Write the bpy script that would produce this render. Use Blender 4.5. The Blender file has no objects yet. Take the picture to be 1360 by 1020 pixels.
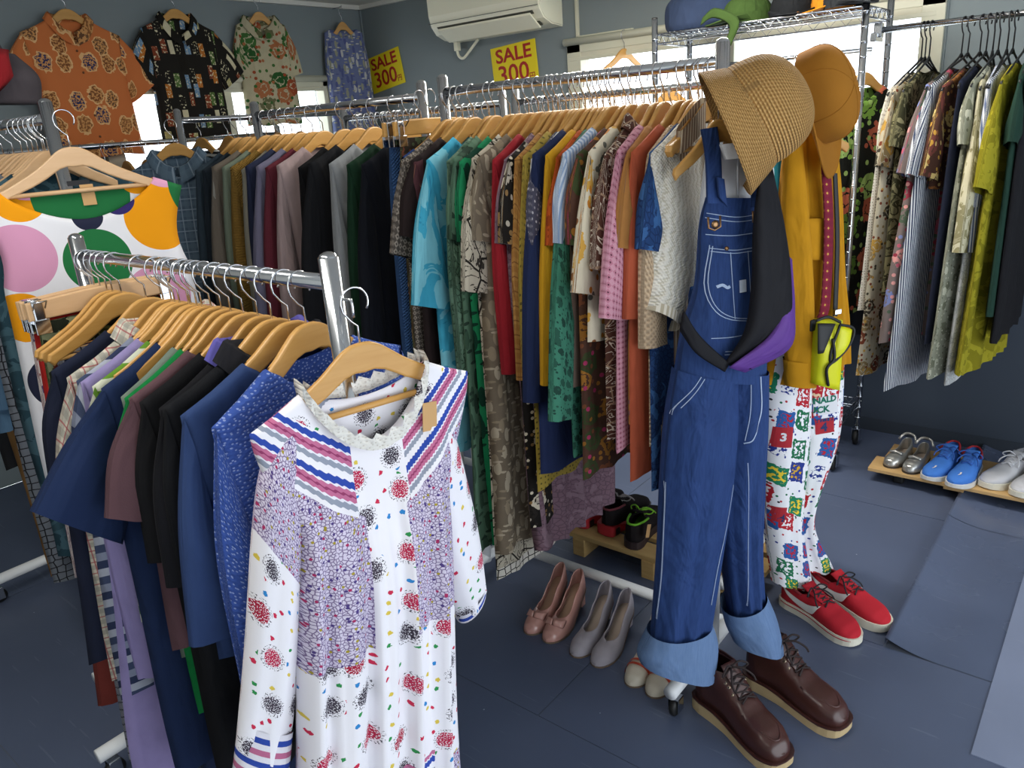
import bpy, bmesh, math, random
from mathutils import Vector, Matrix
from mathutils.bvhtree import BVHTree
R = math.radians
PI = math.pi
scene = bpy.context.scene
COL = scene.collection

# ------------------------------------------------------------------ camera, world, light
FPX, YAW, PITCH, ROLL, EYE = 1021.0, 130.0, 18.8, 4.2, 1.5
_y, _p, _r = R(YAW), R(PITCH), R(ROLL)
CF = Vector((math.cos(_y)*math.cos(_p), math.sin(_y)*math.cos(_p), -math.sin(_p)))
_right = Vector((math.sin(_y), -math.cos(_y), 0))
_up = _right.cross(CF)
CR = _right*math.cos(_r) - _up*math.sin(_r)
CU = _right*math.sin(_r) + _up*math.cos(_r)
CO = Vector((0, 0, EYE))
cd = bpy.data.cameras.new('camera')
cd.sensor_width = 36.0
cd.lens = FPX/1360*36.0
cd.clip_start = 0.02
cam = bpy.data.objects.new('camera', cd)
COL.objects.link(cam)
cam.matrix_world = Matrix(((CR.x, CU.x, -CF.x, 0), (CR.y, CU.y, -CF.y, 0), (CR.z, CU.z, -CF.z, EYE), (0, 0, 0, 1)))
scene.camera = cam
scene.view_settings.view_transform = 'Standard'
scene.view_settings.look = 'None'
scene.view_settings.exposure = 0.0
scene.view_settings.gamma = 1.0
scene.view_settings.use_curve_mapping = False

w = bpy.data.worlds.new('World')
scene.world = w
w.use_nodes = True
bg = w.node_tree.nodes['Background']
bg.inputs[0].default_value = (0.86, 0.93, 1.0, 1)
bg.inputs[1].default_value = 4.0

def portal(loc, rot, sx, sy):
    l = bpy.data.lights.new('daylight_portal', 'AREA')
    l.shape = 'RECTANGLE'; l.size = sx; l.size_y = sy
    l.cycles.is_portal = True
    o = bpy.data.objects.new('daylight_portal', l)
    o.location = loc; o.rotation_euler = rot
    COL.objects.link(o)
# room box
X0, X1, Y0, Y1, ZC = -4.10, 2.0, -1.6, 3.65, 2.26
DOOR = (-1.3, 2.9, 2.05)        # wide sliding opening in the right wall: y0, y1, head
WB = (-2.46, -0.76, 1.22, 1.86)  # back window
WL = (1.90, 3.30, 0.95, 1.83)    # left window (y0,y1,z0,z1)
portal((X1+.02, (DOOR[0]+DOOR[1])/2, DOOR[2]/2), (0, R(90), 0), DOOR[2], DOOR[1]-DOOR[0])
portal(((WB[0]+WB[1])/2, Y1+.1, (WB[2]+WB[3])/2), (R(-90), 0, 0), WB[1]-WB[0], WB[3]-WB[2])
portal((X0-.1, (WL[0]+WL[1])/2, (WL[2]+WL[3])/2), (0, R(-90), 0), WL[3]-WL[2], WL[1]-WL[0])

# ------------------------------------------------------------------ pixel helpers (directions only)
def ray(x, y): return CF + CR*((x-680)/FPX) + CU*((510-y)/FPX)
def on_z(x, y, z=0.0):
    d = ray(x, y); return CO + d*((z-EYE)/d.z)
def on_y(x, y, Y):
    d = ray(x, y); return CO + d*(Y/d.y)
def on_x(x, y, X):
    d = ray(x, y); return CO + d*(X/d.x)
def on_plane(x, y, P0, ang):
    n = Vector((math.cos(R(ang)), math.sin(R(ang)), 0)); d = ray(x, y)
    return CO + d*((Vector(P0)-CO).dot(n)/d.dot(n))

# ------------------------------------------------------------------ object helpers
def link(o, parent=None):
    COL.objects.link(o)
    if parent is not None: o.parent = parent
    return o
def tag(o, label=None, cat=None, group=None, kind=None):
    if label: o['label'] = label
    if cat: o['category'] = cat
    if group: o['group'] = group
    if kind: o['kind'] = kind
    return o
def thing(name, label, cat, loc=(0, 0, 0), rz=0.0, group=None, rot=None):
    o = bpy.data.objects.new(name, None); link(o)
    o.empty_display_size = .05
    o.location = loc
    o.rotation_euler = rot if rot else (0, 0, rz)
    return tag(o, label, cat, group)
def mesh(name, V, F, mat=None, parent=None, uv=None, smooth=True, mats=None, fm=None):
    me = bpy.data.meshes.new(name)
    me.from_pydata([tuple(v) for v in V], [], F)
    if uv:
        ul = me.uv_layers.new(name='UVMap')
        flat = []
        for l in me.loops: flat.extend(uv[l.vertex_index])
        ul.data.foreach_set('uv', flat)
    if smooth: me.polygons.foreach_set('use_smooth', [True]*len(me.polygons))
    for m in (mats or ([mat] if mat else [])): me.materials.append(m)
    if fm: me.polygons.foreach_set('material_index', fm)
    me.update()
    o = bpy.data.objects.new(name, me)
    return link(o, parent)
def obj_bm(name, bm, mat, parent=None, smooth=False, recalc=True):
    if recalc: bmesh.ops.recalc_face_normals(bm, faces=bm.faces)
    me = bpy.data.meshes.new(name); bm.to_mesh(me); bm.free()
    if mat: me.materials.append(mat)
    if smooth: me.polygons.foreach_set('use_smooth', [True]*len(me.polygons))
    return link(bpy.data.objects.new(name, me), parent)
def box_bm(bm, c, s, bev=0.0, rot=None):
    r = bmesh.ops.create_cube(bm, size=1.0)
    vs = r['verts']
    M = Matrix.Translation(c) @ (rot.to_4x4() if rot else Matrix()) @ Matrix.Diagonal((s[0], s[1], s[2], 1))
    bmesh.ops.transform(bm, matrix=M, verts=vs)
    if bev > 0:
        es = list({e for v in vs for e in v.link_edges})
        bmesh.ops.bevel(bm, geom=es, offset=bev, segments=2, affect='EDGES', profile=.5)
def box(name, c, s, mat, parent=None, bev=0.0, rot=None):
    bm = bmesh.new(); box_bm(bm, Vector(c), s, bev, rot)
    return obj_bm(name, bm, mat, parent)
def catmull(P, n):
    """resample control points smoothly to n points"""
    P = [Vector(p) for p in P]
    if len(P) == 2: return [P[0].lerp(P[1], i/(n-1)) for i in range(n)]
    out = []
    m = len(P)-1
    for i in range(n):
        t = i/(n-1)*m; k = min(int(t), m-1); f = t-k
        p0 = P[k-1] if k > 0 else P[k]*2-P[k+1]
        p1, p2 = P[k], P[k+1]
        p3 = P[k+2] if k+2 <= m else P[k+1]*2-P[k]
        out.append(.5*((2*p1)+(p2-p0)*f+(2*p0-5*p1+4*p2-p3)*f*f+(3*p1-p0-3*p2+p3)*f**3))
    return out
def tube_geo(P, r, n=8, caps=True, V=None, F=None):
    V = [] if V is None else V; F = [] if F is None else F
    P = [Vector(p) for p in P]
    base = len(V)
    t0 = (P[1]-P[0]).normalized()
    a = Vector((0, 0, 1)) if abs(t0.z) < .9 else Vector((1, 0, 0))
    u = t0.cross(a).normalized()
    for i, p in enumerate(P):
        t = (P[min(i+1, len(P)-1)]-P[max(i-1, 0)]).normalized()
        u = (u - t*u.dot(t)).normalized()
        v = t.cross(u)
        rr = r[i] if isinstance(r, (list, tuple)) else r
        for k in range(n):
            q = 2*PI*k/n
            V.append(p + u*(rr*math.cos(q)) + v*(rr*math.sin(q)))
    for i in range(len(P)-1):
        for k in range(n):
            a0 = base+i*n+k; a1 = base+i*n+(k+1) % n
            F.append((a0, a1, a1+n, a0+n))
    if caps:
        F.append(tuple(base+k for k in reversed(range(n))))
        F.append(tuple(base+(len(P)-1)*n+k for k in range(n)))
    return V, F
def tube(name, P, r, mat, parent=None, n=10, smooth=True):
    V, F = tube_geo(P, r, n)
    return mesh(name, V, F, mat, parent, smooth=smooth)
def prism(name, outline, y0, y1, mat, parent=None, bev=.002, axis='y', smooth=False):
    """outline in (x,z), extruded along y"""
    bm = bmesh.new()
    vs = [bm.verts.new((p[0], y0, p[1])) for p in outline]
    f = bm.faces.new(vs)
    r = bmesh.ops.extrude_face_region(bm, geom=[f])
    nv = [e for e in r['geom'] if isinstance(e, bmesh.types.BMVert)]
    bmesh.ops.translate(bm, verts=nv, vec=(0, y1-y0, 0))
    if bev > 0:
        es = [e for e in bm.edges if abs(e.verts[0].co.y-e.verts[1].co.y) < 1e-6]
        bmesh.ops.bevel(bm, geom=es, offset=bev, segments=2, affect='EDGES', profile=.5)
    return obj_bm(name, bm, mat, parent, smooth)
def lathe_geo(prof, n=20, M=None):
    V, F = [], []
    for (r, z) in prof:
        for k in range(n):
            q = 2*PI*k/n
            v = Vector((r*math.cos(q), r*math.sin(q), z))
            V.append(M @ v if M else v)
    for i in range(len(prof)-1):
        for k in range(n):
            a = i*n+k; b = i*n+(k+1) % n
            F.append((a, b, b+n, a+n))
    return V, F
def lathe(name, prof, mat, parent=None, n=20, M=None):
    V, F = lathe_geo(prof, n, M)
    return mesh(name, V, F, mat, parent)
def edge_tube(name, L, Rr, th, mat, parent=None, rows=18, n=20, folds=(0, 0, 0), close=False, uvo=(0, 0), pw=1.0, Y=(0, 1, 0), tw=None):
    """cloth tube between two edge curves; th = half thickness (number or list of controls)"""
    L = catmull(L, rows); Rr = catmull(Rr, rows)
    yv = Vector(Y)
    if isinstance(th, (list, tuple)):
        th = [c.x for c in catmull([Vector((q, 0, 0)) for q in th], rows)]
    else: th = [th]*rows
    V, F, UV = [], [], []
    nf, amp, ph = folds
    d = 0
    for i in range(rows):
        c = (L[i]+Rr[i])*.5; h = (Rr[i]-L[i])*.5
        if i: d += (c-pc).length
        pc = c
        f = i/(rows-1)
        for k in range(n):
            q = 2*PI*k/n
            cx, sx = math.cos(q), math.sin(q)
            s2 = (abs(sx)**pw)*(1 if sx >= 0 else -1)
            wob = amp*(.3+.7*f)*(math.sin(nf*cx*PI+ph+2*f)+.35*math.sin(nf*1.9*cx*PI+ph*2.3)) if nf else 0
            V.append(c + h*cx + yv*(th[i]*s2+wob))
            UV.append((uvo[0]+cx*h.length+(0 if sx >= 0 else .37), uvo[1]-d))
    for i in range(rows-1):
        for k in range(n):
            a = i*n+k; b = i*n+(k+1) % n
            F.append((a, a+n, b+n, b))
    if close:
        F.append(tuple(range(n))); F.append(tuple((rows-1)*n+k for k in reversed(range(n))))
    return mesh(name, V, F, mat, parent, UV)

# ------------------------------------------------------------------ materials
MATS = {}
def srgb(h):
    """'rrggbb' -> linear rgba"""
    if not isinstance(h, str): return tuple(h) if len(h) == 4 else (*h, 1)
    c = [int(h[i:i+2], 16)/255 for i in (0, 2, 4)]
    return tuple(x/12.92 if x <= .04045 else ((x+.055)/1.055)**2.4 for x in c)+(1,)
class NB:
    def __init__(s, name, rough=.85, metal=0, spec=.3, coord='UV'):
        s.m = bpy.data.materials.new(name); s.m.use_nodes = True
        s.t = s.m.node_tree; s.n = s.t.nodes; s.l = s.t.links
        s.b = s.n['Principled BSDF']
        s.b.inputs['Roughness'].default_value = rough
        s.b.inputs['Metallic'].default_value = metal
        s.b.inputs['Specular IOR Level'].default_value = spec
        tc = s.n.new('ShaderNodeTexCoord')
        s.co = tc.outputs[coord]
        s._xyz = None
    def lk(s, a, b): s.l.new(a, b)
    def put(s, inp, v):
        if hasattr(v, 'is_output') or isinstance(v, bpy.types.NodeSocket): s.l.new(v, inp)
        elif isinstance(v, str): inp.default_value = srgb(v)
        else: inp.default_value = v
    def xyz(s):
        if s._xyz is None:
            n = s.n.new('ShaderNodeSeparateXYZ'); s.lk(s.co, n.inputs[0]); s._xyz = n.outputs
        return s._xyz
    def math(s, op, a, b=0.0, c=None, clamp=False):
        n = s.n.new('ShaderNodeMath'); n.operation = op; n.use_clamp = clamp
        s.put(n.inputs[0], a); s.put(n.inputs[1], b)
        if c is not None: s.put(n.inputs[2], c)
        return n.outputs[0]
    def map(s, scale=(1, 1, 1), loc=(0, 0, 0), rot=(0, 0, 0), src=None):
        n = s.n.new('ShaderNodeMapping'); s.lk(src or s.co, n.inputs[0])
        n.inputs['Scale'].default_value = scale; n.inputs['Location'].default_value = loc; n.inputs['Rotation'].default_value = rot
        return n.outputs[0]
    def vor(s, scale, rnd=1.0, feature='F1', vec=None, metric='EUCLIDEAN'):
        n = s.n.new('ShaderNodeTexVoronoi'); n.feature = feature; n.voronoi_dimensions = '2D' if s.two else '3D'
        if feature != 'DISTANCE_TO_EDGE': n.distance = metric
        s.lk(vec or s.co, n.inputs['Vector']); n.inputs['Scale'].default_value = scale
        n.inputs['Randomness'].default_value = rnd
        return n
    two = True
    def noise(s, scale, detail=3, vec=None, dist=0.0, rough=.5):
        n = s.n.new('ShaderNodeTexNoise')
        s.lk(vec or s.co, n.inputs['Vector']); n.inputs['Scale'].default_value = scale
        n.inputs['Detail'].default_value = detail; n.inputs['Distortion'].default_value = dist; n.inputs['Roughness'].default_value = rough
        return n.outputs[0]
    def ramp(s, fac, stops, interp='LINEAR'):
        n = s.n.new('ShaderNodeValToRGB'); s.put(n.inputs[0], fac)
        cr = n.color_ramp; cr.interpolation = interp
        while len(cr.elements) < len(stops): cr.elements.new(1.0)
        for e, (p, c) in zip(cr.elements, stops): e.position = p; e.color = srgb(c)
        return n.outputs[0]
    def mix(s, f, a, b, mode='MIX'):
        n = s.n.new('ShaderNodeMix'); n.data_type = 'RGBA'; n.blend_type = mode
        s.put(n.inputs[0], f); s.put(n.inputs[6], srgb(a) if isinstance(a, str) else a); s.put(n.inputs[7], srgb(b) if isinstance(b, str) else b)
        return n.outputs[2]
    def lt(s, a, b): return s.math('LESS_THAN', a, b)
    def gt(s, a, b): return s.math('GREATER_THAN', a, b)
    def AND(s, *a):
        r = a[0]
        for q in a[1:]: r = s.math('MULTIPLY', r, q)
        return r
    def bump(s, h, strength=.3, dist=.002):
        n = s.n.new('ShaderNodeBump'); s.put(n.inputs['Height'], h)
        n.inputs['Strength'].default_value = strength; n.inputs['Distance'].default_value = dist
        if s.b.inputs['Normal'].is_linked: s.lk(s.b.inputs['Normal'].links[0].from_socket, n.inputs['Normal'])
        s.lk(n.outputs[0], s.b.inputs['Normal'])
    def color(s, c): s.put(s.b.inputs['Base Color'], srgb(c) if isinstance(c, str) else c)
    def cell_color(s, v, cols):
        sep = s.n.new('ShaderNodeSeparateColor'); s.lk(v.outputs['Color'], sep.inputs[0])
        k = len(cols)
        return s.ramp(sep.outputs[0], [(i/k, c) for i, c in enumerate(cols)], 'CONSTANT')
def simple(name, col, rough=.5, metal=0.0, spec=.5, noise=0.0, nscale=20, bump=0.0, coord='Object', trans=0.0):
    if name in MATS: return MATS[name]
    b = NB(name, rough, metal, spec, coord); b.two = False
    if noise:
        f = b.noise(nscale, 4)
        c = srgb(col)
        d = tuple(max(0, x*(1-noise)) for x in c[:3])+(1,); e = tuple(min(1, x*(1+noise)) for x in c[:3])+(1,)
        b.color(b.mix(f, d, e))
    else: b.color(col if isinstance(col, str) else srgb(col))
    if bump: b.bump(b.noise(nscale*6, 3), bump, .003)
    if trans: b.b.inputs['Transmission Weight'].default_value = trans
    MATS[name] = b.m
    return b.m
_fc = [0]
def fab(kind, base, cols=(), s=1.0, rough=.9, bump=.25, name=None):
    """procedural cloth; UV is in metres"""
    _fc[0] += 1
    key = (kind, base, tuple(cols), s, rough)
    if key in MATS: return MATS[key]
    b = NB(name or f'cloth_{kind}', rough, 0, .2)
    x, y = b.xyz()[0], b.xyz()[1]
    col = None
    bh = None
    cols = list(cols) or [base]
    if kind == 'plain': col = b.mix(0.0, base, base)
    elif kind == 'floral':
        v = b.vor(26*s, .9)
        wob = b.math('MULTIPLY', b.noise(120*s, 2), .35)
        dd = b.math('ADD', v.outputs['Distance'], b.math('SUBTRACT', wob, .17))
        col = b.mix(b.lt(dd, .3), base, b.cell_color(v, cols))
        v2 = b.vor(61*s, 1)
        col = b.mix(b.lt(v2.outputs['Distance'], .17), col, b.cell_color(v2, cols[::-1]))
    elif kind == 'bigfloral':
        wv = b.map((1, 1, 1))
        v = b.vor(13*s, .8)
        wob = b.math('MULTIPLY', b.noise(60*s, 3), .5)
        dd = b.math('ADD', v.outputs['Distance'], b.math('SUBTRACT', wob, .25))
        col = b.mix(b.lt(dd, .36), base, b.cell_color(v, cols))
        col = b.mix(b.AND(b.gt(dd, .15), b.lt(dd, .2)), col, base)
        v2 = b.vor(38*s, 1)
        col = b.mix(b.lt(v2.outputs['Distance'], .2), col, b.cell_color(v2, cols[::-1]))
    elif kind == 'blotch':
        f = b.noise(16*s, 4, dist=1.2)
        k = len(cols)+1
        col = b.ramp(f, [(0, base)]+[(.36+.3*i/max(1, k-1), c) for i, c in enumerate(cols)], 'CONSTANT')
    elif kind == 'leaf':
        v = b.vor(22*s, .9, vec=b.map((2.2, .8, 1), rot=(0, 0, .6)))
        col = b.mix(b.lt(v.outputs['Distance'], .32), base, b.cell_color(v, cols))
        v2 = b.vor(30*s, .9, vec=b.map((.8, 2.2, 1), rot=(0, 0, .4)))
        col = b.mix(b.lt(v2.outputs['Distance'], .2), col, b.cell_color(v2, cols[::-1]))
    elif kind == 'dots':
        v = b.vor(45*s, .35)
        col = b.mix(b.lt(v.outputs['Distance'], .2), base, b.cell_color(v, cols))
    elif kind in ('vstripe', 'hstripe', 'dstripe'):
        q = x if kind == 'vstripe' else (y if kind == 'hstripe' else b.math('ADD', x, b.math('MULTIPLY', y, .55)))
        f = b.math('FRACT', b.math('MULTIPLY', q, 70*s))
        k = len(cols)+1
        col = b.ramp(f, [(0, base)]+[((i+1)/k, c) for i, c in enumerate(cols)], 'CONSTANT')
    elif kind == 'plaid':
        fx = b.math('FRACT', b.math('MULTIPLY', x, 28*s)); fy = b.math('FRACT', b.math('MULTIPLY', y, 28*s))
        col = b.mix(b.math('MULTIPLY', b.lt(fx, .42), .55), base, cols[0])
        col = b.mix(b.math('MULTIPLY', b.lt(fy, .42), .55), col, cols[0])
        c2 = cols[-1]
        col = b.mix(b.math('MULTIPLY', b.AND(b.gt(fx, .62), b.lt(fx, .72)), .8), col, c2)
        col = b.mix(b.math('MULTIPLY', b.AND(b.gt(fy, .62), b.lt(fy, .72)), .8), col, c2)
    elif kind == 'geo':
        fx = b.math('ABSOLUTE', b.math('SUBTRACT', b.math('FRACT', b.math('MULTIPLY', x, 60*s)), .5))
        fy = b.math('ABSOLUTE', b.math('SUBTRACT', b.math('FRACT', b.math('MULTIPLY', y, 60*s)), .5))
        d = b.math('ADD', fx, fy)
        col = b.mix(b.gt(d, .48), base, cols[0])
        col = b.mix(b.lt(d, .17), col, cols[-1])
    elif kind == 'lace':
        v = b.vor(70*s, 1, 'DISTANCE_TO_EDGE')
        n = b.noise(14*s, 3, dist=1.5)
        col = b.mix(b.lt(v.outputs['Distance'], .09), base, cols[0])
        col = b.mix(b.math('MULTIPLY', b.gt(n, .55), .75), col, cols[-1])
        bh = v.outputs['Distance']
    elif kind == 'lines':
        v = b.vor(16*s, 1, 'DISTANCE_TO_EDGE', vec=None)
        n = b.noise(9*s, 3, dist=2.5)
        f = b.math('FRACT', b.math('MULTIPLY', n, 7))
        col = b.mix(b.lt(f, .16), base, cols[0])
        col = b.mix(b.lt(v.outputs['Distance'], .035), col, cols[-1])
    elif kind == 'tri':
        v = b.vor(55*s, .25, 'DISTANCE_TO_EDGE')
        col = b.mix(b.lt(v.outputs['Distance'], .07), base, cols[0])
    elif kind == 'knit':
        fx = b.math('SINE', b.math('MULTIPLY', x, 620*s)); fy = b.math('SINE', b.math('MULTIPLY', y, 700*s))
        bh = b.math('MULTIPLY', fx, fy)
        col = b.mix(b.math('MULTIPLY', b.lt(bh, -.35), .5), base, cols[0])
    elif kind == 'crochet':
        v = b.vor(120*s, .9, vec=b.map((1, 1.5, 1)))
        col = b.mix(b.lt(v.outputs['Distance'], .2), base, cols[0])
        bh = v.outputs['Distance']
    elif kind == 'denim':
        n = b.noise(260, 2, vec=b.map((1, .12, 1)))
        col = b.mix(b.math('MULTIPLY', n, .55), base, cols[0])
        n2 = b.noise(7, 3)
        col = b.mix(b.math('MULTIPLY', b.gt(n2, .5), 0.0), col, cols[-1])
    # cloth variation and fine relief
    nn = b.noise(24, 3)
    col = b.mix(b.math('MULTIPLY', nn, .22), col, (0, 0, 0, 1))
    b.color(col)
    b.bump(b.noise(11, 2, vec=b.map((1.6, .55, 1)), dist=.7), .55, .02)
    if bh is not None: b.bump(bh, .6, .004)
    else: b.bump(b.noise(420, 2), bump, .0015)
    MATS[key] = b.m
    return b.m

chrome = simple('chrome', 'c8cbd0', .16, 1.0)
wire = simple('hook_wire', 'd0d2d6', .22, 1.0)
white_tube = simple('white_enamel', 'e6e8ea', .35, 0, .5)
rubber = simple('black_rubber', '141414', .55)
def wood_mat(name, a, bcol, rough=.42):
    b = NB(name, rough, 0, .45, 'Object'); b.two = False
    f = b.noise(10, 4, vec=b.map((1.2, 6, 9)), dist=.6)
    b.color(b.mix(f, a, bcol)); b.bump(b.noise(90, 3, vec=b.map((.3, 2, 3))), .06, .001)
    return b.m
wood = wood_mat('hanger_wood', 'b5823c', 'cb9c58')
wood_pale = wood_mat('hanger_wood_pale', 'c39c70', 'd2ae86')
pallet_wood = wood_mat('pallet_wood', 'a8854f', 'c9aa72', .7)
board_wood = wood_mat('board_wood', 'b08a58', 'c9a874', .6)
kraft = simple('kraft_card', 'c39a67', .8)
# ------------------------------------------------------------------ the setting
def wall_paint(name, col):
    b = NB(name, .75, 0, .25, 'Object'); b.two = False
    f = b.noise(1.4, 4)
    c = srgb(col)
    b.color(b.mix(b.math('MULTIPLY', f, .35), c, tuple(q*.8 for q in c[:3])+(1,)))
    b.bump(b.noise(160, 2), .05, .001)
    return b.m
paint = wall_paint('grey_blue_paint', '7f898c')
paint_white = simple('white_paint', 'd9d8d0', .6, 0, .3, .05, 3)
cream_frame = simple('cream_frame', 'c9c8b4', .45)
def floor_mat(name, col, rough):
    b = NB(name, rough, 0, .45, 'Object'); b.two = False
    f = b.noise(2.2, 5)
    c = srgb(col)
    base = b.mix(f, tuple(q*.78 for q in c[:3])+(1,), tuple(q*1.2 for q in c[:3])+(1,))
    sc = b.noise(30, 3, vec=b.map((.15, 2.5, 1), rot=(0, 0, .5)))
    base = b.mix(b.math('MULTIPLY', b.gt(sc, .68), .12), base, '9aa2b0')
    sp = b.vor(9, 1)
    base = b.mix(b.math('MULTIPLY', b.lt(sp.outputs['Distance'], .02), .6), base, 'c4c8d0')
    b.color(base)
    rr = b.math('ADD', b.math('MULTIPLY', b.noise(7, 3), .16), rough-.06)
    b.lk(rr, b.b.inputs['Roughness'])
    b.bump(b.noise(5, 2), .04, .01)
    return b.m
fl_dark = floor_mat('floor_vinyl', '525c74', .33)
fl_gloss = floor_mat('floor_vinyl_glossy', '525c74', .24)
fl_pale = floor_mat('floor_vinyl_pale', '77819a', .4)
def struct(o): o['kind'] = 'structure'; return o

fl = struct(box('floor', ((X0+X1)/2, (Y0+Y1)/2, -.03), (X1-X0, Y1-Y0, .056), simple('floor_joint', '5b6270', .8)))
# vinyl sheets of the floor, joints recessed
sheets = []
ys = [Y0, -.55, .36, 1.27, 2.05, 2.9, Y1]
for j in range(len(ys)-1):
    xs = [X0, -2.95, -1.12, -.40, 1.0, X1] if j in (4, 5) else ([X0, -2.2, -1.06, .6, X1] if j % 2 else [X0, -3.0, -1.4, .3, X1])
    if j == 4: xs = [X0, -2.95, -1.5, -.40, 1.0, X1]
    for i in range(len(xs)-1):
        sheets.append((xs[i], xs[i+1], ys[j], ys[j+1]))
for (a, b_, c, d) in sheets:
    if abs(a+.40) < 1e-3:
        # this sheet has lifted along its edge
        V, F = [], []
        prof = [(0, .0)] + [(.15*k/12, .030*(1-k/12)**2.2+.0) for k in range(13)] + [(b_-a-.003, .0)]
        for k, yy in enumerate((c+.0015, d-.0015)):
            for (px_, pz) in prof: V.append((a+.002+px_, yy, pz))
        n = len(prof)
        F = [(i, i+1, i+1+n, i+n) for i in range(n-1)]
        mesh('floor_sheet', V, F, fl_gloss, fl)
    else:
        box('floor_sheet', ((a+b_)/2, (c+d)/2, -.001), (b_-a-.003, d-c-.003, .002), fl_dark, fl)
box('floor_sheet', (.85, 2.45, .0015), (1.96, 1.40, .003), fl_pale, fl)['label'] = 'paler grey rectangle on the floor'  # paler rectangle, slightly raised above the rest of the floor

def wall_x(name, X, th, op):   # wall on plane X with opening (y0,y1,z0,z1)
    bm = bmesh.new()
    y0, y1, z0, z1 = op
    for (a, b_, c, d) in ((Y0-.1, y0, 0, ZC), (y1, Y1+.1, 0, ZC), (y0, y1, z1, ZC), (y0, y1, 0, z0)):
        if b_-a > .001 and d-c > .001: box_bm(bm, Vector((X+th/2, (a+b_)/2, (c+d)/2)), (abs(th), b_-a, d-c))
    return struct(obj_bm(name, bm, paint))
wall_l = wall_x('wall_left', X0, -.12, WL)
wall_r = wall_x('wall_right', X1, .12, (DOOR[0], DOOR[1], 0, DOOR[2]))
bm = bmesh.new()
for (a, b_, c, d) in ((X0, WB[0], 0, ZC), (WB[1], X1, 0, ZC), (WB[0], WB[1], WB[3], ZC), (WB[0], WB[1], 0, WB[2])):
    box_bm(bm, Vector(((a+b_)/2, Y1+.06, (c+d)/2)), (b_-a, .12, d-c))
wall_b = struct(obj_bm('wall_back', bm, paint))
struct(box('wall_front', ((X0+X1)/2, Y0-.06, ZC/2), (X1-X0, .12, ZC), paint_white))
struct(box('ceiling', ((X0+X1)/2, (Y0+Y1)/2, ZC+.05), (X1-X0+.3, Y1-Y0+.3, .1), paint_white))
struct(box('trim_1', (X0+.012, (Y0+Y1)/2, ZC-.012), (.024, Y1-Y0, .024), paint_white))
struct(box('trim_2', ((X0+X1)/2, Y1-.012, ZC-.012), (X1-X0, .024, .024), paint_white))
struct(box('trim_3', (X0+.006, Y1-.006, ZC/2), (.012, .012, ZC), paint))
struct(box('trim_4', (WB[1]+.03, Y1-.004, (ZC+.94)/2), (.035, .008, ZC-.94), paint))
struct(box('trim_5', ((WB[1]+X1)/2-.4, Y1-.003, .5), (X1-WB[1]+.8, .006, .88), simple('dark_lower_wall', '39424f', .7)))  # lower back wall in a darker blue-grey
struct(box('baseboard_back', ((X0+X1)/2, Y1-.006, .03), (X1-X0, .012, .06), simple('dark_skirting', '333a44', .6)))

def glass_mat():
    m = bpy.data.materials.new('window_glass'); m.use_nodes = True
    t = m.node_tree; n = t.nodes
    out = n['Material Output']; n.remove(n['Principled BSDF'])
    tr = n.new('ShaderNodeBsdfTransparent'); gl = n.new('ShaderNodeBsdfGlossy'); gl.inputs['Roughness'].default_value = .03
    mx = n.new('ShaderNodeMixShader'); mx.inputs[0].default_value = .07
    t.links.new(tr.outputs[0], mx.inputs[1]); t.links.new(gl.outputs[0], mx.inputs[2]); t.links.new(mx.outputs[0], out.inputs[0])
    return m
glass = glass_mat()
blind_mat = simple('blind_cloth', 'c9c6b2', .8)
def window(name, axis, P, a0, a1, z0, z1):
    t = bpy.data.objects.new(name, None); link(t); t['kind'] = 'structure'
    def bx(nm, a, b_, c, d, dep, off, mat):
        if axis == 'x': return box(nm, ((a+b_)/2, P+off, (c+d)/2), (b_-a, dep, d-c), mat, t, .003)
        return box(nm, (P+off, (a+b_)/2, (c+d)/2), (dep, b_-a, d-c), mat, t, .003)
    s = 1 if axis == 'x' else -1
    fr = .045
    bx('window_frame', a0-.04, a1+.04, z1-fr, z1+.02, .08, s*.015, cream_frame)
    bx('window_frame', a0-.04, a1+.04, z0-.02, z0+fr, .08, s*.015, cream_frame)
    bx('window_frame', a0-.04, a0+fr, z0, z1, .08, s*.015, cream_frame)
    bx('window_frame', a1-fr, a1+.04, z0, z1, .08, s*.015, cream_frame)
    m = (a0+a1)/2
    bx('mullion', m-.025, m+.025, z0, z1, .05, s*.02, cream_frame)
    bx('pane', a0+fr, m-.02, z0+fr, z1-fr, .004, s*.03, glass)
    bx('pane', m+.02, a1-fr, z0+fr, z1-fr, .004, s*.045, glass)
    return t, bx
w1, bx1 = window('window_1', 'x', Y1, WB[0], WB[1], WB[2], WB[3])
w2, bx2 = window('window_2', 'y', X0, WL[0], WL[1], WL[2], WL[3])
# roller blinds, mostly rolled up
def blind(label, axis, P, a0, a1, z1, drop):
    t = thing('roller_blind', label, 'blind', (0, 0, 0))
    s = -1 if axis == 'x' else 1
    if axis == 'x':
        tube('roller', [(a0, P-.03, z1), (a1, P-.03, z1)], .018, cream_frame, t)
        box('cloth', ((a0+a1)/2, P-.02, z1-drop/2), (a1-a0-.04, .003, drop), blind_mat, t)
        box('bottom_bar', ((a0+a1)/2, P-.02, z1-drop), (a1-a0-.04, .012, .018), cream_frame, t, .003)
    else:
        tube('roller', [(P+.03, a0, z1), (P+.03, a1, z1)], .018, cream_frame, t)
        box('cloth', (P+.02, (a0+a1)/2, z1-drop/2), (.003, a1-a0-.04, drop), blind_mat, t)
        box('bottom_bar', (P+.02, (a0+a1)/2, z1-drop), (.012, a1-a0-.04, .018), cream_frame, t, .003)
    return t
blind('cream roller blind rolled up above the window behind the wire shelf', 'x', Y1, WB[0]-.05, WB[1]+.03, WB[3]+.01, .085)
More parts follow.
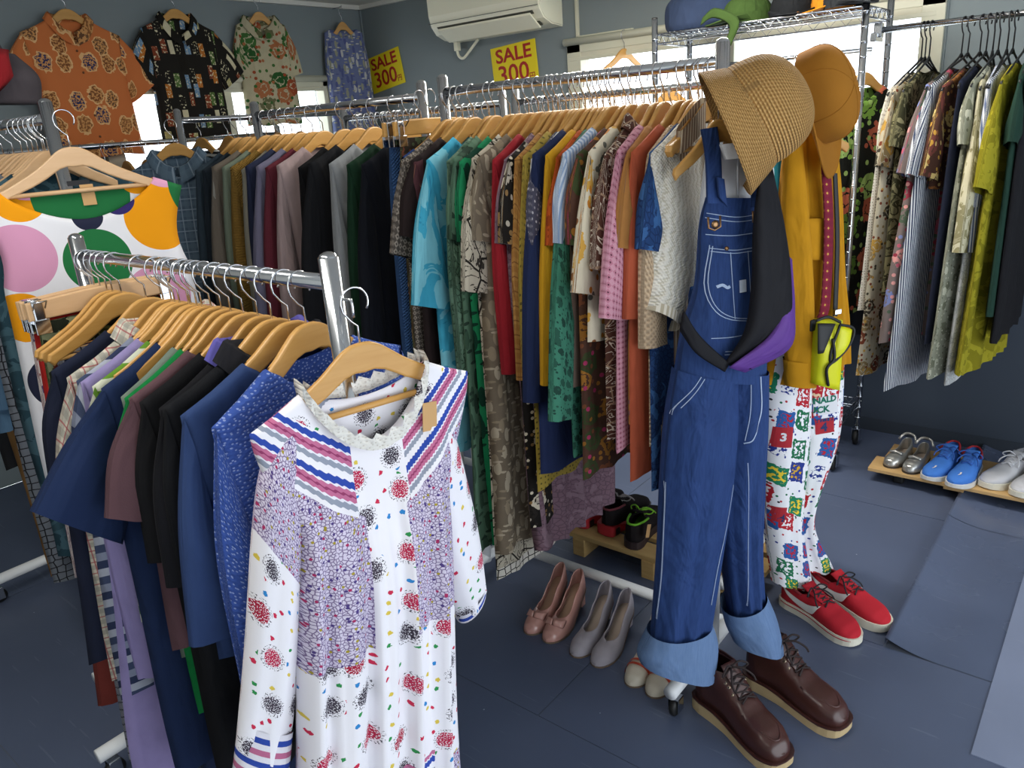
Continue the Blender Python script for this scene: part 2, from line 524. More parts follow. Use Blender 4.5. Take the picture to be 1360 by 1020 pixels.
blind('white roller blind rolled up at the window behind the wall shirts', 'y', X0, WL[0], WL[1], WL[3]+.0, .06)
# surface conduit and cable cover by the air conditioner
ct = thing('cable_conduit', 'painted cable conduit running down the wall beside the air conditioner', 'conduit')
bxm = paint_white
px_ = on_y(768, 30, Y1).x
box('conduit_run', (px_, Y1-.008, 2.02), (.018, .016, .44), cream_frame, ct, .003)
box('conduit_run', (px_+.16, Y1-.008, 1.885), (.34, .016, .022), cream_frame, ct, .003)
tube('cable', [(px_-.1, Y1-.012, 2.12), (px_-.06, Y1-.012, 2.11), (px_, Y1-.012, 2.10)], .005, cream_frame, ct)

# air conditioner
ac_white = simple('ac_plastic', 'efedd6', .35, 0, .5)
AX0, AX1 = -3.30, -2.53
ac = thing('air_conditioner', 'cream white wall air conditioner hung high on the grey wall', 'air conditioner', ((AX0+AX1)/2, Y1, 1.955))
hw = (AX1-AX0)/2
prof = [(0, .0), (0, .285), (-.17, .285), (-.205, .27), (-.218, .22), (-.216, .13), (-.20, .075), (-.165, .035), (-.10, .01)]
def prof_x(name, prof, x0, x1, mat, parent, bev=.006, smooth=False):
    bm = bmesh.new()
    vs = [bm.verts.new((x0, p[0], p[1])) for p in prof]
    f = bm.faces.new(vs)
    r = bmesh.ops.extrude_face_region(bm, geom=[f])
    bmesh.ops.translate(bm, verts=[e for e in r['geom'] if isinstance(e, bmesh.types.BMVert)], vec=(x1-x0, 0, 0))
    es = [e for e in bm.edges if abs(e.verts[0].co.x-e.verts[1].co.x) < 1e-6]
    if bev: bmesh.ops.bevel(bm, geom=es, offset=bev, segments=3, affect='EDGES')
    return obj_bm(name, bm, mat, parent, smooth)
prof_x('body', prof, -hw, hw, ac_white, ac)
prof_x('louver', [(-.203, .062), (-.196, .055), (-.115, .0), (-.12, -.006), (-.128, -.004), (-.205, .052)], -hw+.06, hw-.06, ac_white, ac, .0015)
prof_x('outlet_gap', [(-.202, .07), (-.198, .074), (-.11, .012), (-.115, .006)], -hw+.05, hw-.05, simple('ac_dark', '55564c', .6), ac, 0)
prof_x('front_panel_line', [(-.219, .09), (-.214, .09), (-.214, .0925), (-.219, .0925)], -hw+.004, hw-.004, simple('ac_dark', '55564c', .6), ac, 0)
lathe('indicator', [(0, 0), (.009, 0), (.009, .003), (0, .003)], simple('ac_led', '8f9078', .4), ac, 14, Matrix.Translation((hw-.03, -.2185, .2)) @ Matrix.Rotation(R(90), 4, 'X'))
box('vent_bracket', (-hw+.035, -.03, -.02), (.03, .03, .05), ac_white, ac, .004)
tube('drain_hose', catmull([(-hw+.03, -.03, -.02), (-hw+.04, -.03, -.07), (-hw+.075, -.03, -.088), (-hw+.12, -.03, -.06), (-hw+.16, -.03, -.03), (-hw+.2, -.03, .0)], 18), .008, ac_white, ac)

# SALE cards on the wall
card = simple('card_yellow', 'e8d216', .6)
red_ink = simple('red_ink', 'a8201a', .6)
def text_mesh(txt, size, mat, parent, loc, rot, ext=.0004, bold=0.0, sx=1.0, align='CENTER'):
    cu = bpy.data.curves.new('lettering', 'FONT')
    cu.body = txt; cu.size = size; cu.extrude = ext; cu.align_x = align; cu.align_y = 'CENTER'; cu.offset = bold
    cu.resolution_u = 3
    o = bpy.data.objects.new('lettering_tmp', cu)
    COL.objects.link(o)
    dg = bpy.context.evaluated_depsgraph_get()
    me = bpy.data.meshes.new_from_object(o.evaluated_get(dg))
    bpy.data.objects.remove(o)
    me.materials.clear(); me.materials.append(mat)
    q = bpy.data.objects.new('lettering', me)
    link(q, parent); q.location = loc; q.rotation_euler = rot; q.scale = (sx, 1, 1)
    return q
def sale_card(label, pc, tilt, wd, ht):
    t = thing('sale_card', label, 'sign', (pc.x, Y1-.004, pc.z), 0, 'yellow price cards on the back wall', rot=(0, R(tilt), 0))
    box('card', (0, 0, 0), (wd, .003, ht), card, t, .0008)
    text_mesh('SALE', ht*.44, red_ink, t, (0, -.0022, ht*.26), (R(90), 0, 0), bold=.0022, sx=1.22)
    text_mesh('300', ht*.60, red_ink, t, (-.012, -.0022, -ht*.19), (R(90), 0, 0), bold=.0016, sx=1.12)
    text_mesh('円', ht*.19, red_ink, t, (wd*.37, -.0022, -ht*.33), (R(90), 0, 0), bold=.0005)
p = on_y(513, 94, Y1); sale_card('tilted yellow SALE 300 card pinned beside the blue dress in the corner', p, -9, .31, .215)
p = on_y(684, 87, Y1); sale_card('yellow SALE 300 card pinned below the air conditioner', p, -4, .32, .225)

# added ceiling lamps, unseen above the frame, to brighten the room
fill_glow = bpy.data.materials.new('fill_tube_glow'); fill_glow.use_nodes = True
_b = fill_glow.node_tree.nodes['Principled BSDF']; _b.inputs['Emission Color'].default_value = (1, .96, .86, 1); _b.inputs['Emission Strength'].default_value = 9
def fill_lamp(label, x, y, wt=1.0):
    t = thing('fill_lamp', label, 'lamp', (x, y, ZC))
    box('housing', (0, 0, -.02), (1.22, .12, .04), paint_white, t, .006)
    tube('fill_tube', [(-.58, 0, -.058), (.58, 0, -.058)], .016, fill_glow, t)
    l = bpy.data.lights.new('fill_light', 'AREA'); l.shape = 'RECTANGLE'; l.size = 1.16; l.size_y = .06
    l.energy = FILL_W*wt; l.color = (1, .96, .88)
    lo = bpy.data.objects.new('fill_light', l); link(lo, t); lo.location = (0, 0, -.085)
FILL_W = 42
fill_lamp('added unseen fluorescent ceiling lamp above the near racks', -1.3, .2, .35)
fill_lamp('added unseen fluorescent ceiling lamp above the aisle by the wire shelf', -1.3, 2.55)

# ------------------------------------------------------------------ racks
def caster(parent, loc, r=.028):
    c = lathe('caster', [(0, .0), (r*.55, .0), (r*.8, .002), (r, .006), (r, .017), (r*.8, .021), (r*.55, .023), (0, .023)], rubber, parent, 18, Matrix.Translation((loc[0]-.0115, loc[1], r)) @ Matrix.Rotation(R(90), 4, 'Y'))
    bm = bmesh.new()
    box_bm(bm, Vector((loc[0]-.015, loc[1], r*1.35)), (.003, r*1.1, r*1.5), .001); box_bm(bm, Vector((loc[0]+.015, loc[1], r*1.35)), (.003, r*1.1, r*1.5), .001)
    box_bm(bm, Vector((loc[0], loc[1], r*2.15)), (.034, r*1.1, .006), .002)
    obj_bm('caster_fork', bm, chrome, c)
    return c
def rack(label, x0, x1, y, zr, yext=.25, rz=0.0, sy_=0.0):
    """single-rail garment rack along x; local origin under its middle"""
    t = thing('clothes_rack', label, 'clothes rack', ((x0+x1)/2, y, 0), rz, 'chrome clothes racks')
    h = (x1-x0)/2
    tube('rail', [(-h, 0, zr), (h, 0, zr)], .0125, chrome, t, 14)
    for s in (-1, 1):
        pz = zr+.045
        pst = tube('post', [(s*h, 0, .07), (s*h, 0, pz-.006)], .016, chrome, t, 16)
        lathe('post_cap', [(.016, -.006), (.0155, .0), (.012, .005), (.006, .008), (0, .009)], chrome, pst, 16, Matrix.Translation((s*h, 0, pz-.006)))
        tube('post_sleeve', [(s*h, 0, .07), (s*h, 0, .62)], .0185, white_tube, t, 14)
        tube('foot_tube', [(s*h, -yext, .085), (s*h, yext, .085)], .0185, white_tube, t, 14)
        for q in (-1, 1): caster(t, (s*h, q*(yext-.03), 0), .026)
    tube('stretcher_tube', [(-h, sy_, .085), (h, sy_, .085)], .0165, white_tube, t, 14)
    return t
ZF = 1.288; YF = .72
ZM = 1.592; YM = 1.70
rack('low chrome rack holding tees and the white floral dress', -1.82, -.945, YF, ZF)
rack('tall chrome rack nearest the denim overalls', -1.60, -.765, YM, ZM, sy_=.105)
rack('tall chrome rack of trousers and long-sleeved tops beside the polka-dot dress', -2.99, -2.13, .85, 1.585)
rack('tall chrome rack of sweatshirts in line with the overalls rack', -2.60, -1.735, 1.75, 1.588)
rack('tall chrome rack standing directly behind the overalls rack', -1.75, -.86, 2.22, 1.562)
rack('tall chrome rack behind the sweatshirt rack', -2.72, -1.84, 2.26, 1.562)
rack('chrome rack standing at right angles behind the denim shirt', -.44, .44, 0, 1.60, rz=R(90)).location = (-3.20, 2.22, 0)
rack('low chrome rack under the orange and black wall shirts', -.72, .72, 0, 1.525, rz=R(90)).location = (-3.76, 1.93, 0)
# ------------------------------------------------------------------ hangers
HK = .085
ARM = [(0, 0), (.015, .001), (.03, .007), (.045, .018), (.07, .038), (.10, .057), (.15, .083), (.20, .104), (.23, .117), (.30, .145)]
def arm(x):
    x = abs(x)
    for (a, za), (b_, zb) in zip(ARM, ARM[1:]):
        if x <= b_: return za+(zb-za)*(x-a)/(b_-a)
    return ARM[-1][1]
def _hanger_meshes(mat, hw=.168, thick=.012):
    top = [(i*hw/20, -HK-arm(i*hw/20)) for i in range(21)]
    bot = [(hw+.004, -HK-arm(hw)-.012), (hw-.005, -HK-arm(hw)-.024)] + [(i*hw/10, -HK-arm(i*hw/10)-.022-.025*(1-i/10)**1.3) for i in range(9, -1, -1)]
    half = top+bot
    outline = half + [(-x, z) for (x, z) in reversed(half) if x > 1e-6]
    o = prism('shoulder_bar', outline, -thick/2, thick/2, mat, None, .0035)
    me = o.data; bpy.data.objects.remove(o)
    return me
def _hook_mesh(mat, rr=.0225, r=.0017, stem=HK, name='hook'):
    P = []
    for k in range(15):
        a = R(-35 + 215*k/14)
        P.append((0 + rr*math.cos(a), 0, -rr + .0 + rr*math.sin(a)))
    # from open tip round over the rail and down to the stem
    P += [(-rr*.92, 0, -rr-.012), (-.010, 0, -rr-.027), (0, 0, -rr-.036), (0, 0, -stem-.012)]
    V, F = tube_geo(P, r, 6)
    o = mesh(name, V, F, mat); me = o.data; bpy.data.objects.remove(o)
    return me
HB = _hanger_meshes(wood); HBP = _hanger_meshes(wood_pale)
HOOK = _hook_mesh(wire)
_o = tube('crossbar', [(-.15, 0, -HK-.103), (.15, 0, -HK-.103)], .0055, wood, None, 8); HBAR = _o.data; bpy.data.objects.remove(_o)
_o = tube('crossbar', [(-.15, 0, -HK-.103), (.15, 0, -HK-.103)], .0055, wood_pale, None, 8); HBARP = _o.data; bpy.data.objects.remove(_o)
black_wire = simple('black_hanger', '17181a', .4)
_V, _F = tube_geo(catmull([(-.17, 0, -.245), (-.2, 0, -.24), (-.195, 0, -.225), (-.1, 0, -.175), (-.02, 0, -.135), (0, 0, -.12), (.02, 0, -.135), (.1, 0, -.175), (.195, 0, -.225), (.2, 0, -.24), (.17, 0, -.245), (0, 0, -.245), (-.17, 0, -.245)], 40), .004, 6)
_o = mesh('shoulder_bar', _V, _F, black_wire); HBB = _o.data; bpy.data.objects.remove(_o)
HOOKB = _hook_mesh(black_wire, .02, .0026, .125)
def hanger(label, loc, rz, group='wooden clothes hangers', pale=False, bar=False, black=False, tilt=0.0, cat='hanger'):
    t = thing('black_hanger' if black else 'wooden_hanger', label, cat, loc, 0, group, rot=(0, tilt, rz))
    link(bpy.data.objects.new('shoulder_bar', HBB if black else (HBP if pale else HB)), t)
    link(bpy.data.objects.new('hook', HOOKB if black else HOOK), t)
    if bar: link(bpy.data.objects.new('crossbar', HBARP if pale else HBAR), t)
    return t
_clip = None
def clip_hanger(label, loc, rz, pale=True):
    """straight wooden skirt hanger with two metal clips"""
    t = thing('skirt_hanger', label, 'hanger', loc, rz, 'wooden skirt hangers with clips')
    m = wood_pale if pale else wood
    o = [(-.155, -HK+.002), (-.155, -HK-.036), (.155, -HK-.036), (.155, -HK+.002), (.03, -HK+.008), (-.03, -HK+.008)]
    prism('shoulder_bar', o, -.006, .006, m, t, .003)
    link(bpy.data.objects.new('hook', HOOK), t)
    for s in (-1, 1):
        bm = bmesh.new()
        box_bm(bm, Vector((s*.135, 0, -HK-.022)), (.022, .022, .05), .003)
        box_bm(bm, Vector((s*.135, -.012, -HK-.05)), (.03, .004, .03), .001)
        box_bm(bm, Vector((s*.135, .012, -HK-.05)), (.03, .004, .03), .001)
        c = obj_bm('clip', bm, chrome, t)
        tube('clip_lever', [(s*.135-.012, -.014, -HK-.012), (s*.135-.012, -.03, -HK+.004), (s*.135+.012, -.03, -HK+.004), (s*.135+.012, -.014, -HK-.012)], .0018, wire, c, 6)
    return t

# ------------------------------------------------------------------ garments
def smooth01(x): x = max(0, min(1, x)); return x*x*(3-2*x)
def body_geo(sh, W, Wh, L, t, neck, drop, back_drop, folds, seed, zsh, nu=22, nv=22, hem=0.0, sway=0.0, leanx=0.0, strap=None, arm_in=.0, vneck=False):
    rng = random.Random(seed)
    ph = [rng.uniform(0, 6.28) for _ in range(6)]
    nf, amp = folds
    us = [math.sin(PI/2*(2*i/nu-1)) if nu < 10 else (2*i/nu-1) for i in range(nu+1)]
    vs = [(j/nv)**1.55 for j in range(nv+1)]
    V, UV = [], []
    def pt(u, v, side):
        xt = u*sh
        zt = zsh(xt)
        if abs(xt) < neck:
            q = abs(xt)/neck
            zt = zsh(neck) - ((drop if side < 0 else back_drop)*((1-q) if (vneck and side < 0) else (1-q*q)**.8))
        zb = -L + hem*math.sin(3*u+ph[0]) + .006*math.sin(nf*PI*u+ph[1])
        z = zt + (zb-zt)*v
        dz = zsh(sh)-z   # depth below shoulder tip
        if dz < 0: hwid = sh
        else:
            pinch = -arm_in*math.sin(PI*min(1, dz/.2)) if dz < .2 else 0
            hwid = sh+(W-sh)*smooth01(dz/.2)+(Wh-W)*max(0, (dz-.2)/max(.05, L-.3))+pinch
        x = u*hwid + amp*.5*math.sin(9*z+ph[2])*v*u
        te = .0115+(t-.0115)*smooth01((zt-z)/.25)
        T = te*max(0, (1-abs(u)**7))**.5*min(1, ((zt-z)/.006))**.5
        am = amp*smooth01((zt-z)/.4)
        fold = am*(math.sin(nf*PI*u+ph[3]+.8*v)+.45*math.sin(nf*1.8*PI*u+ph[4]-1.1*v))*(1-.3*u*u)
        ex = am*.8*(1-u*u)*math.sin(nf*1.3*PI*u+ph[5]+(0 if side < 0 else 2))
        y = side*(T+ (abs(ex) if T > .004 else 0)) + fold + sway*v
        x += leanx*v**1.2
        return (x, y, z), (x-leanx*v**1.2+(.0 if side < 0 else .31), z)
    for v in vs:
        for i in range(nu+1):
            a, b_ = pt(us[i], v, -1); V.append(a); UV.append(b_)
        for i in range(nu-1, 0, -1):
            a, b_ = pt(us[i], v, 1); V.append(a); UV.append(b_)
    m = 2*nu
    F = []
    for j in range(nv):
        for k in range(m):
            a = j*m+k; b_ = j*m+(k+1) % m
            F.append((a, a+m, b_+m, b_))
    return V, F, UV, pt
def garment(name, label, cat, loc, rz, mat, group=None, sh=.205, W=.215, Wh=.23, L=.75, t=.013, neck=.085, drop=.06, bdrop=.012,
            folds=(3, .008), seed=0, sleeve=None, sl=.2, sa=16, scw=.13, collar=None, cuff=None, zoff=.005, hem=0.0, sway=0.0,
            arm_in=0.0, smat=None, buttons=None, hk=HK, nv=22, tilt=0.0, trim=None, vneck=False, nosl=None, arm_d=.2, sty=.024, tagged=False):
    g = thing(name, label, cat, loc, 0, group, rot=(0, tilt, rz))
    zsh = lambda x: -hk-arm(x)+zoff
    V, F, UV, pt = body_geo(sh, W, Wh, L, t, neck, drop, bdrop, folds, seed, zsh, hem=hem, sway=sway, arm_in=arm_in, nv=nv, vneck=vneck)
    body = mesh('body', V, F, mat, g, UV)
    if sleeve:
        rng = random.Random(seed+99)
        for s in ((-1, 1) if nosl is None else (-nosl,)):
            a = R(sa+rng.uniform(-4, 4)); ln = sl
            O0 = Vector((s*(sh-.004), 0, zsh(sh)-.001))
            d = Vector((s*math.sin(a), 0, -math.cos(a)))
            pr = Vector((-s*math.cos(a), 0, -math.sin(a)))
            I0 = Vector((s*(W-.03), 0, zsh(sh)-arm_d))
            O1 = O0+d*ln; I1 = O1+pr*scw
            yo = rng.uniform(-.006, .006)
            Om = O0+d*(ln*.45)+Vector((s*.014, yo, 0)); Im = I0.lerp(I1, .5)+Vector((s*.0, yo, .0))
            if sleeve == 'short':
                I0 = O0.lerp(Vector((s*(W-.03), 0, zsh(sh)-min(arm_d, ln*.95))), 1)
                Im = I0.lerp(I1, .5)
            Ls, Rs = ([O0, Om, O1], [I0, Im, I1])
            q = edge_tube('sleeve', Ls, Rs, [.011, sty, sty*.9], smat or mat, g, rows=14, n=18, folds=(2, .004, rng.uniform(0, 6)), uvo=(s*.6, -.1))
            if cuff:
                e = edge_tube('cuff', [O1-d*.035+Vector((s*.003, 0, 0)), O1+d*.006+Vector((s*.003, 0, 0))], [I1-d*.035-Vector((s*.003, 0, 0)), I1+d*.006-Vector((s*.003, 0, 0))], sty*.95+.003, cuff, g, rows=4, n=18)
    if collar:
        cv, cf, cu_ = [], [], []
        n = 17
        for i in range(n):
            th = -PI*.98 + 2*PI*.98*i/(n-1)      # 0 = back
            bx, by = math.sin(th)*neck*1.02, math.cos(th)*.016
            fr = max(0, -math.cos(th))
            zz = zsh(neck)+.004-drop*.75*fr**2-bdrop*max(0, math.cos(th))
            stand = .022*(1-.5*fr)
            out = .030+.03*fr**3
            cv += [(bx*.93, by, zz), (bx*.95, by*1.1, zz+stand), (bx*1.0+math.copysign(.004, bx), by*1.5-.004*fr, zz+stand*.9), (bx*1.05+math.sin(th)*out*.75, by*1.6-.011*fr, zz+stand-out*1.0)]
            cu_ += [(th*.07, 0), (th*.07, .02), (th*.07, .03), (th*.07, .06)]
        for i in range(n-1):
            for k in range(3):
                a = i*4+k; cf.append((a, a+1, a+5, a+4))
        mesh('collar', cv, cf, collar, g, cu_)
    if buttons:
        for k in range(5):
            z = zsh(neck)-drop-.04-k*.095
            if -z > L-.03: break
            o = lathe('button', [(0, 0), (.0055, 0), (.0055, .002), (0, .003)], buttons, g, 10)
            v = (z-(zsh(neck)-drop))/(-L-(zsh(neck)-drop))
            p_, _ = pt(0.0, max(0, v), -1)
            o.matrix_local = Matrix.Translation((p_[0], p_[1]-.001, p_[2])) @ Matrix.Rotation(R(90), 4, 'X')
    if trim:  # hem band
        pts_f = [pt(-1+2*i/22, 1.0, -1)[0] for i in range(23)]
        pts_b = [pt(1-2*i/22, 1.0, 1)[0] for i in range(1, 22)]
        ring = pts_f+pts_b
        V2, F2, U2 = [], [], []
        for dz, ofs in ((.03, 1.01), (-.004, 1.015)):
            for p_ in ring: V2.append((p_[0]*ofs, p_[1]+(.0015 if p_[1] > 0 else -.0015), p_[2]+dz)); U2.append((p_[0], p_[2]+dz))
        m = len(ring)
        F2 = [(k, k+m, (k+1) % m+m, (k+1) % m) for k in range(m)]
        mesh('hem_band', V2, F2, trim, g, U2)
    if tagged:
        box('price_tag', (-sh+.02, -.02, zsh(sh)-.03), (.03, .001, .05), kraft, g, 0, Matrix.Rotation(R(15), 3, 'Y'))
    return g

def on_rail(items, where, rail_fn, axis_rz, group, pale=False, black=False, hk=HK, seed0=0, hwhere=None):
    """items: (position along the rail, name, cat, short description, material, params)"""
    for i, (pos, name, cat, short, mat, kw) in enumerate(items):
        rng = random.Random(seed0*100+i)
        loc = rail_fn(pos)
        kw = dict(kw)
        yaw = axis_rz + R(kw.pop('yaw', rng.uniform(-5, 5)))
        bar = kw.pop('bar', False)
        wv = kw.pop('where', where)
        tl = R(kw.pop('tl', rng.uniform(-2, 2)))
        hanger(f'{"black" if black else "pale wooden" if pale else "wooden"} hanger holding the {short}', loc, yaw, pale=pale, bar=bar, black=black, tilt=tl,
               group='black hangers on the wall rail' if black else 'wooden clothes hangers')
        kw.setdefault('folds', (rng.choice((2, 3, 3, 4)), rng.uniform(.004, .007)))
        garment(name, f'{short} {wv}', cat, loc, yaw, mat, group, seed=seed0*1000+i*7, hk=hk, tilt=tl, **kw)

# ---- tall rack nearest the overalls
def railM(x): return Vector((x, YM, ZM+.0125))
def XM(px, py=275, yn=1.49): return on_y(px, py, yn).x
S = dict(sleeve='short'); LS = dict(sleeve='long', sl=.55, sa=7, scw=.10)
def sl(**k): d = dict(S); d.update(k); return d
def ll(**k): d = dict(LS); d.update(k); return d
white_lace = fab('crochet', 'e9e6df', ['cfc9c0'])
rowsM = [
 (XM(868), 'lace_dress', 'dress', 'deep blue lace dress', fab('lace', '23406e', ['1a2f57', '3f6aa0'], 1.2), sl(L=.98, Wh=.22)),
 (XM(856), 'knit_top', 'top', 'beige open-knit top', fab('knit', 'cbb193', ['8a7156'], .8), ll(L=.86, sl=.42, scw=.11)),
 (XM(845), 'blouse', 'blouse', 'rust orange crinkled blouse', fab('plain', 'b0553a'), ll(L=.95, sl=.36, scw=.13, sa=10)),
 (XM(822), 'tunic', 'tunic', 'mauve tunic with an ochre panel', fab('blotch', '7b6470', ['a8743f'], .35), sl(L=.8)),
 (XM(812), 'print_dress', 'dress', 'pink dress with a small dark geometric print', fab('geo', 'b9788c', ['c893a2', '5d3140'], 1.35), sl(L=.88, sl=.36, sa=15, scw=.17, W=.22)),
 (XM(795), 'paisley_shirt', 'shirt', 'dark brown shirt with white paisley', fab('lines', '55352c', ['d8cdbd', 'a58a72'], 1.2), sl(L=.86, sl=.25, collar=fab('lines', '55352c', ['d8cdbd', 'a58a72'], 1.2))),
 (XM(780), 'print_blouse', 'blouse', 'cream blouse with an animal and orange flower print', fab('bigfloral', 'd9cfb8', ['c9802e', '8a5a34', '6b6a60', 'd2a24a'], .8), sl(L=.62, sl=.31, sa=16, scw=.15)),
 (XM(771), 'floral_dress', 'dress', 'dark brown dress with pink roses', fab('bigfloral', '54392e', ['b23a66', '7d4a32', 'a5702f', '3f4a2c'], .9), sl(L=.98)),
 (XM(756), 'shirt', 'shirt', 'pale blue and white striped shirt', fab('vstripe', 'c9d3e0', ['8fa6c8'], 1.4), sl(L=.7)),
 (XM(750), 'cardigan', 'cardigan', 'taupe brown cardigan', fab('plain', '7d6a5e'), ll(L=.78)),
 (XM(741), 'print_dress', 'dress', 'teal green dress with tiny dark sprigs', fab('floral', '3f7d67', ['2a5547', '22443a'], 1.3), ll(L=.93, sl=.62, sa=9, scw=.10, W=.225)),
 (XM(733), 'blouse', 'blouse', 'burnt orange textured blouse', fab('floral', 'b5501f', ['8f3d16'], 1.4), sl(L=.72)),
 (XM(727), 'blouse', 'blouse', 'golden yellow blouse', fab('plain', 'c8961f'), ll(L=.76)),
 (XM(718), 'dress', 'dress', 'navy blue smooth dress', fab('plain', '1f2a4d'), ll(L=1.0, sl=.6)),
 (XM(709), 'shirt', 'shirt', 'plain white shirt', fab('plain', 'd9dcde'), ll(L=.72, sl=.5)),
 (XM(702), 'print_dress', 'dress', 'dark slate dress with fine white specks', fab('dots', '4a4a5c', ['b8b6be', '8f8d9a'], 2.2), sl(L=.96)),
 (XM(692), 'print_dress', 'dress', 'olive yellow dress with little brown dots', fab('dots', 'a08a3c', ['5f5428'], 1.5), ll(L=1.05, sl=.6)),
 (XM(674), 'lace_dress', 'dress', 'long dusty mauve lace dress', fab('lace', '7e6470', ['6a525e', '927884'], 1.0), sl(L=1.29, Wh=.205, folds=(5, .016))),
 (XM(681), 'shirt', 'shirt', 'tan orange checked shirt', fab('plaid', 'b98a4c', ['9c6a34', '7a4f28'], 1.2), ll(L=.8)),
 (XM(668), 'print_dress', 'dress', 'black dress with white and tan lettering and rope print', fab('bigfloral', '1d1a18', ['d8cdb8', '8f7048', 'b9b0a2', '2a2522'], 1.1), sl(L=1.2)),
 (XM(655), 'blouse', 'blouse', 'bright red blouse', fab('plain', '97202a'), ll(L=.66)),
 (XM(643), 'print_dress', 'dress', 'long taupe dress with pale leaf outlines', fab('leaf', '6f6354', ['a89c88', '8a7c68'], .9), sl(L=1.29, Wh=.25, folds=(4, .012))),
 (XM(630), 'print_dress', 'dress', 'long ivory dress with black pen drawing', fab('lines', 'bdb4a2', ['3a352f', '26221e'], .9), sl(L=1.38, sl=.33, sa=13, scw=.14, Wh=.24, trim=fab('tri', 'd9d4ca', ['1c1a18'], .8))),
 (XM(617), 'print_dress', 'dress', 'long bright green dress with dark leaves', fab('leaf', '1f8a5a', ['123f30'], .6), sl(L=1.30, Wh=.24)),
 (XM(598), 'print_dress', 'dress', 'long sage dress with dark fern print', fab('leaf', '56755f', ['2b3f33', '3a5443'], .6), sl(L=1.31, Wh=.26, folds=(4, .012))),
 (XM(590), 'lace_blouse', 'blouse', 'sage green lace blouse', fab('lace', '54725e', ['33493c', '6f8c78'], 1.0), ll(L=.82, sl=.56, scw=.15, sa=8, sty=.03)),
 (XM(570), 'dress', 'dress', 'long turquoise dress with pale swirls', fab('blotch', '2f8cae', ['3fa4c4', '7cc4d6'], .55), sl(L=1.02, sl=.38, sa=20, scw=.18)),
 (XM(556), 'blouse', 'blouse', 'black blouse with a beaded hem', fab('plain', '241a1a'), sl(L=.78, trim=fab('dots', '2a2020', ['cfc4b4'], 2.4))),
 (XM(547), 'print_dress', 'dress', 'mauve brown dress with wavy bands', fab('blotch', '6d474c', ['8a5f4f', '543238'], .9), sl(L=.92)),
 (XM(538), 'print_dress', 'dress', 'grey beige dress with a small lattice print', fab('geo', '8a8178', ['4a443f', '3a3531'], 1.2), sl(L=.95, sl=.25)),
]
on_rail(rowsM, 'on the overalls rack', railM, R(90), 'garments on the overalls rack', seed0=1)
# skirts clipped to wooden skirt hangers at the far end of that rack
def clip_skirt(label_h, name, label, cat, loc, rz, mat, w0=.135, w1=.19, L=.7, seed=0, t=.02, group=None, folds=(4, .010)):
    clip_hanger(label_h, loc, rz, pale=False)
    g = thing(name, label, cat, loc, rz, group)
    z0 = -HK-.045
    edge_tube('body', [(-w0, 0, z0), (-w0-.02, 0, z0-.2), (-w1, 0, z0-L)], [(w0, 0, z0), (w0+.02, 0, z0-.2), (w1, 0, z0-L)], [.004, t, t], mat, g, rows=20, n=30, folds=(folds[0], folds[1], seed), pw=.6)
    edge_tube('waistband', [(-w0-.001, 0, z0+.002), (-w0-.001, 0, z0-.03)], [(w0+.001, 0, z0+.002), (w0+.001, 0, z0-.03)], .008, mat, g, rows=3, n=20)
    return g
clip_skirt('wooden clip hanger holding the blue crinkled skirt', 'skirt', 'blue crinkled denim-like skirt clipped at the far end of the overalls rack', 'skirt', railM(XM(512, 275, 1.52)), R(90), fab('knit', '3d5f92', ['22406e'], 1.0), L=.78, seed=1)
clip_skirt('wooden clip hanger holding the dark floral skirt', 'skirt', 'dark floral skirt clipped beside the blue crinkled skirt', 'skirt', railM(XM(526, 275, 1.52)), R(90), fab('bigfloral', '3a3228', ['7d4a38', '5b6648', '8d7a58'], 1.1), L=.75, seed=2)
# bare hanger with a blue sleeve guard beside them
h = hanger('wooden hanger with a blue guard on its arm and nothing on it', railM(XM(545, 275, 1.5)-.012), R(90-8), bar=True)
edge_tube('arm_guard', [(-.135, 0, -HK-arm(.135)+.004), (-.175, 0, -HK-arm(.175)+.004)], [(-.135, 0, -HK-arm(.135)-.034), (-.175, 0, -HK-arm(.175)-.03)], .0085, fab('plain', '2b4a86'), h, rows=4, n=14)

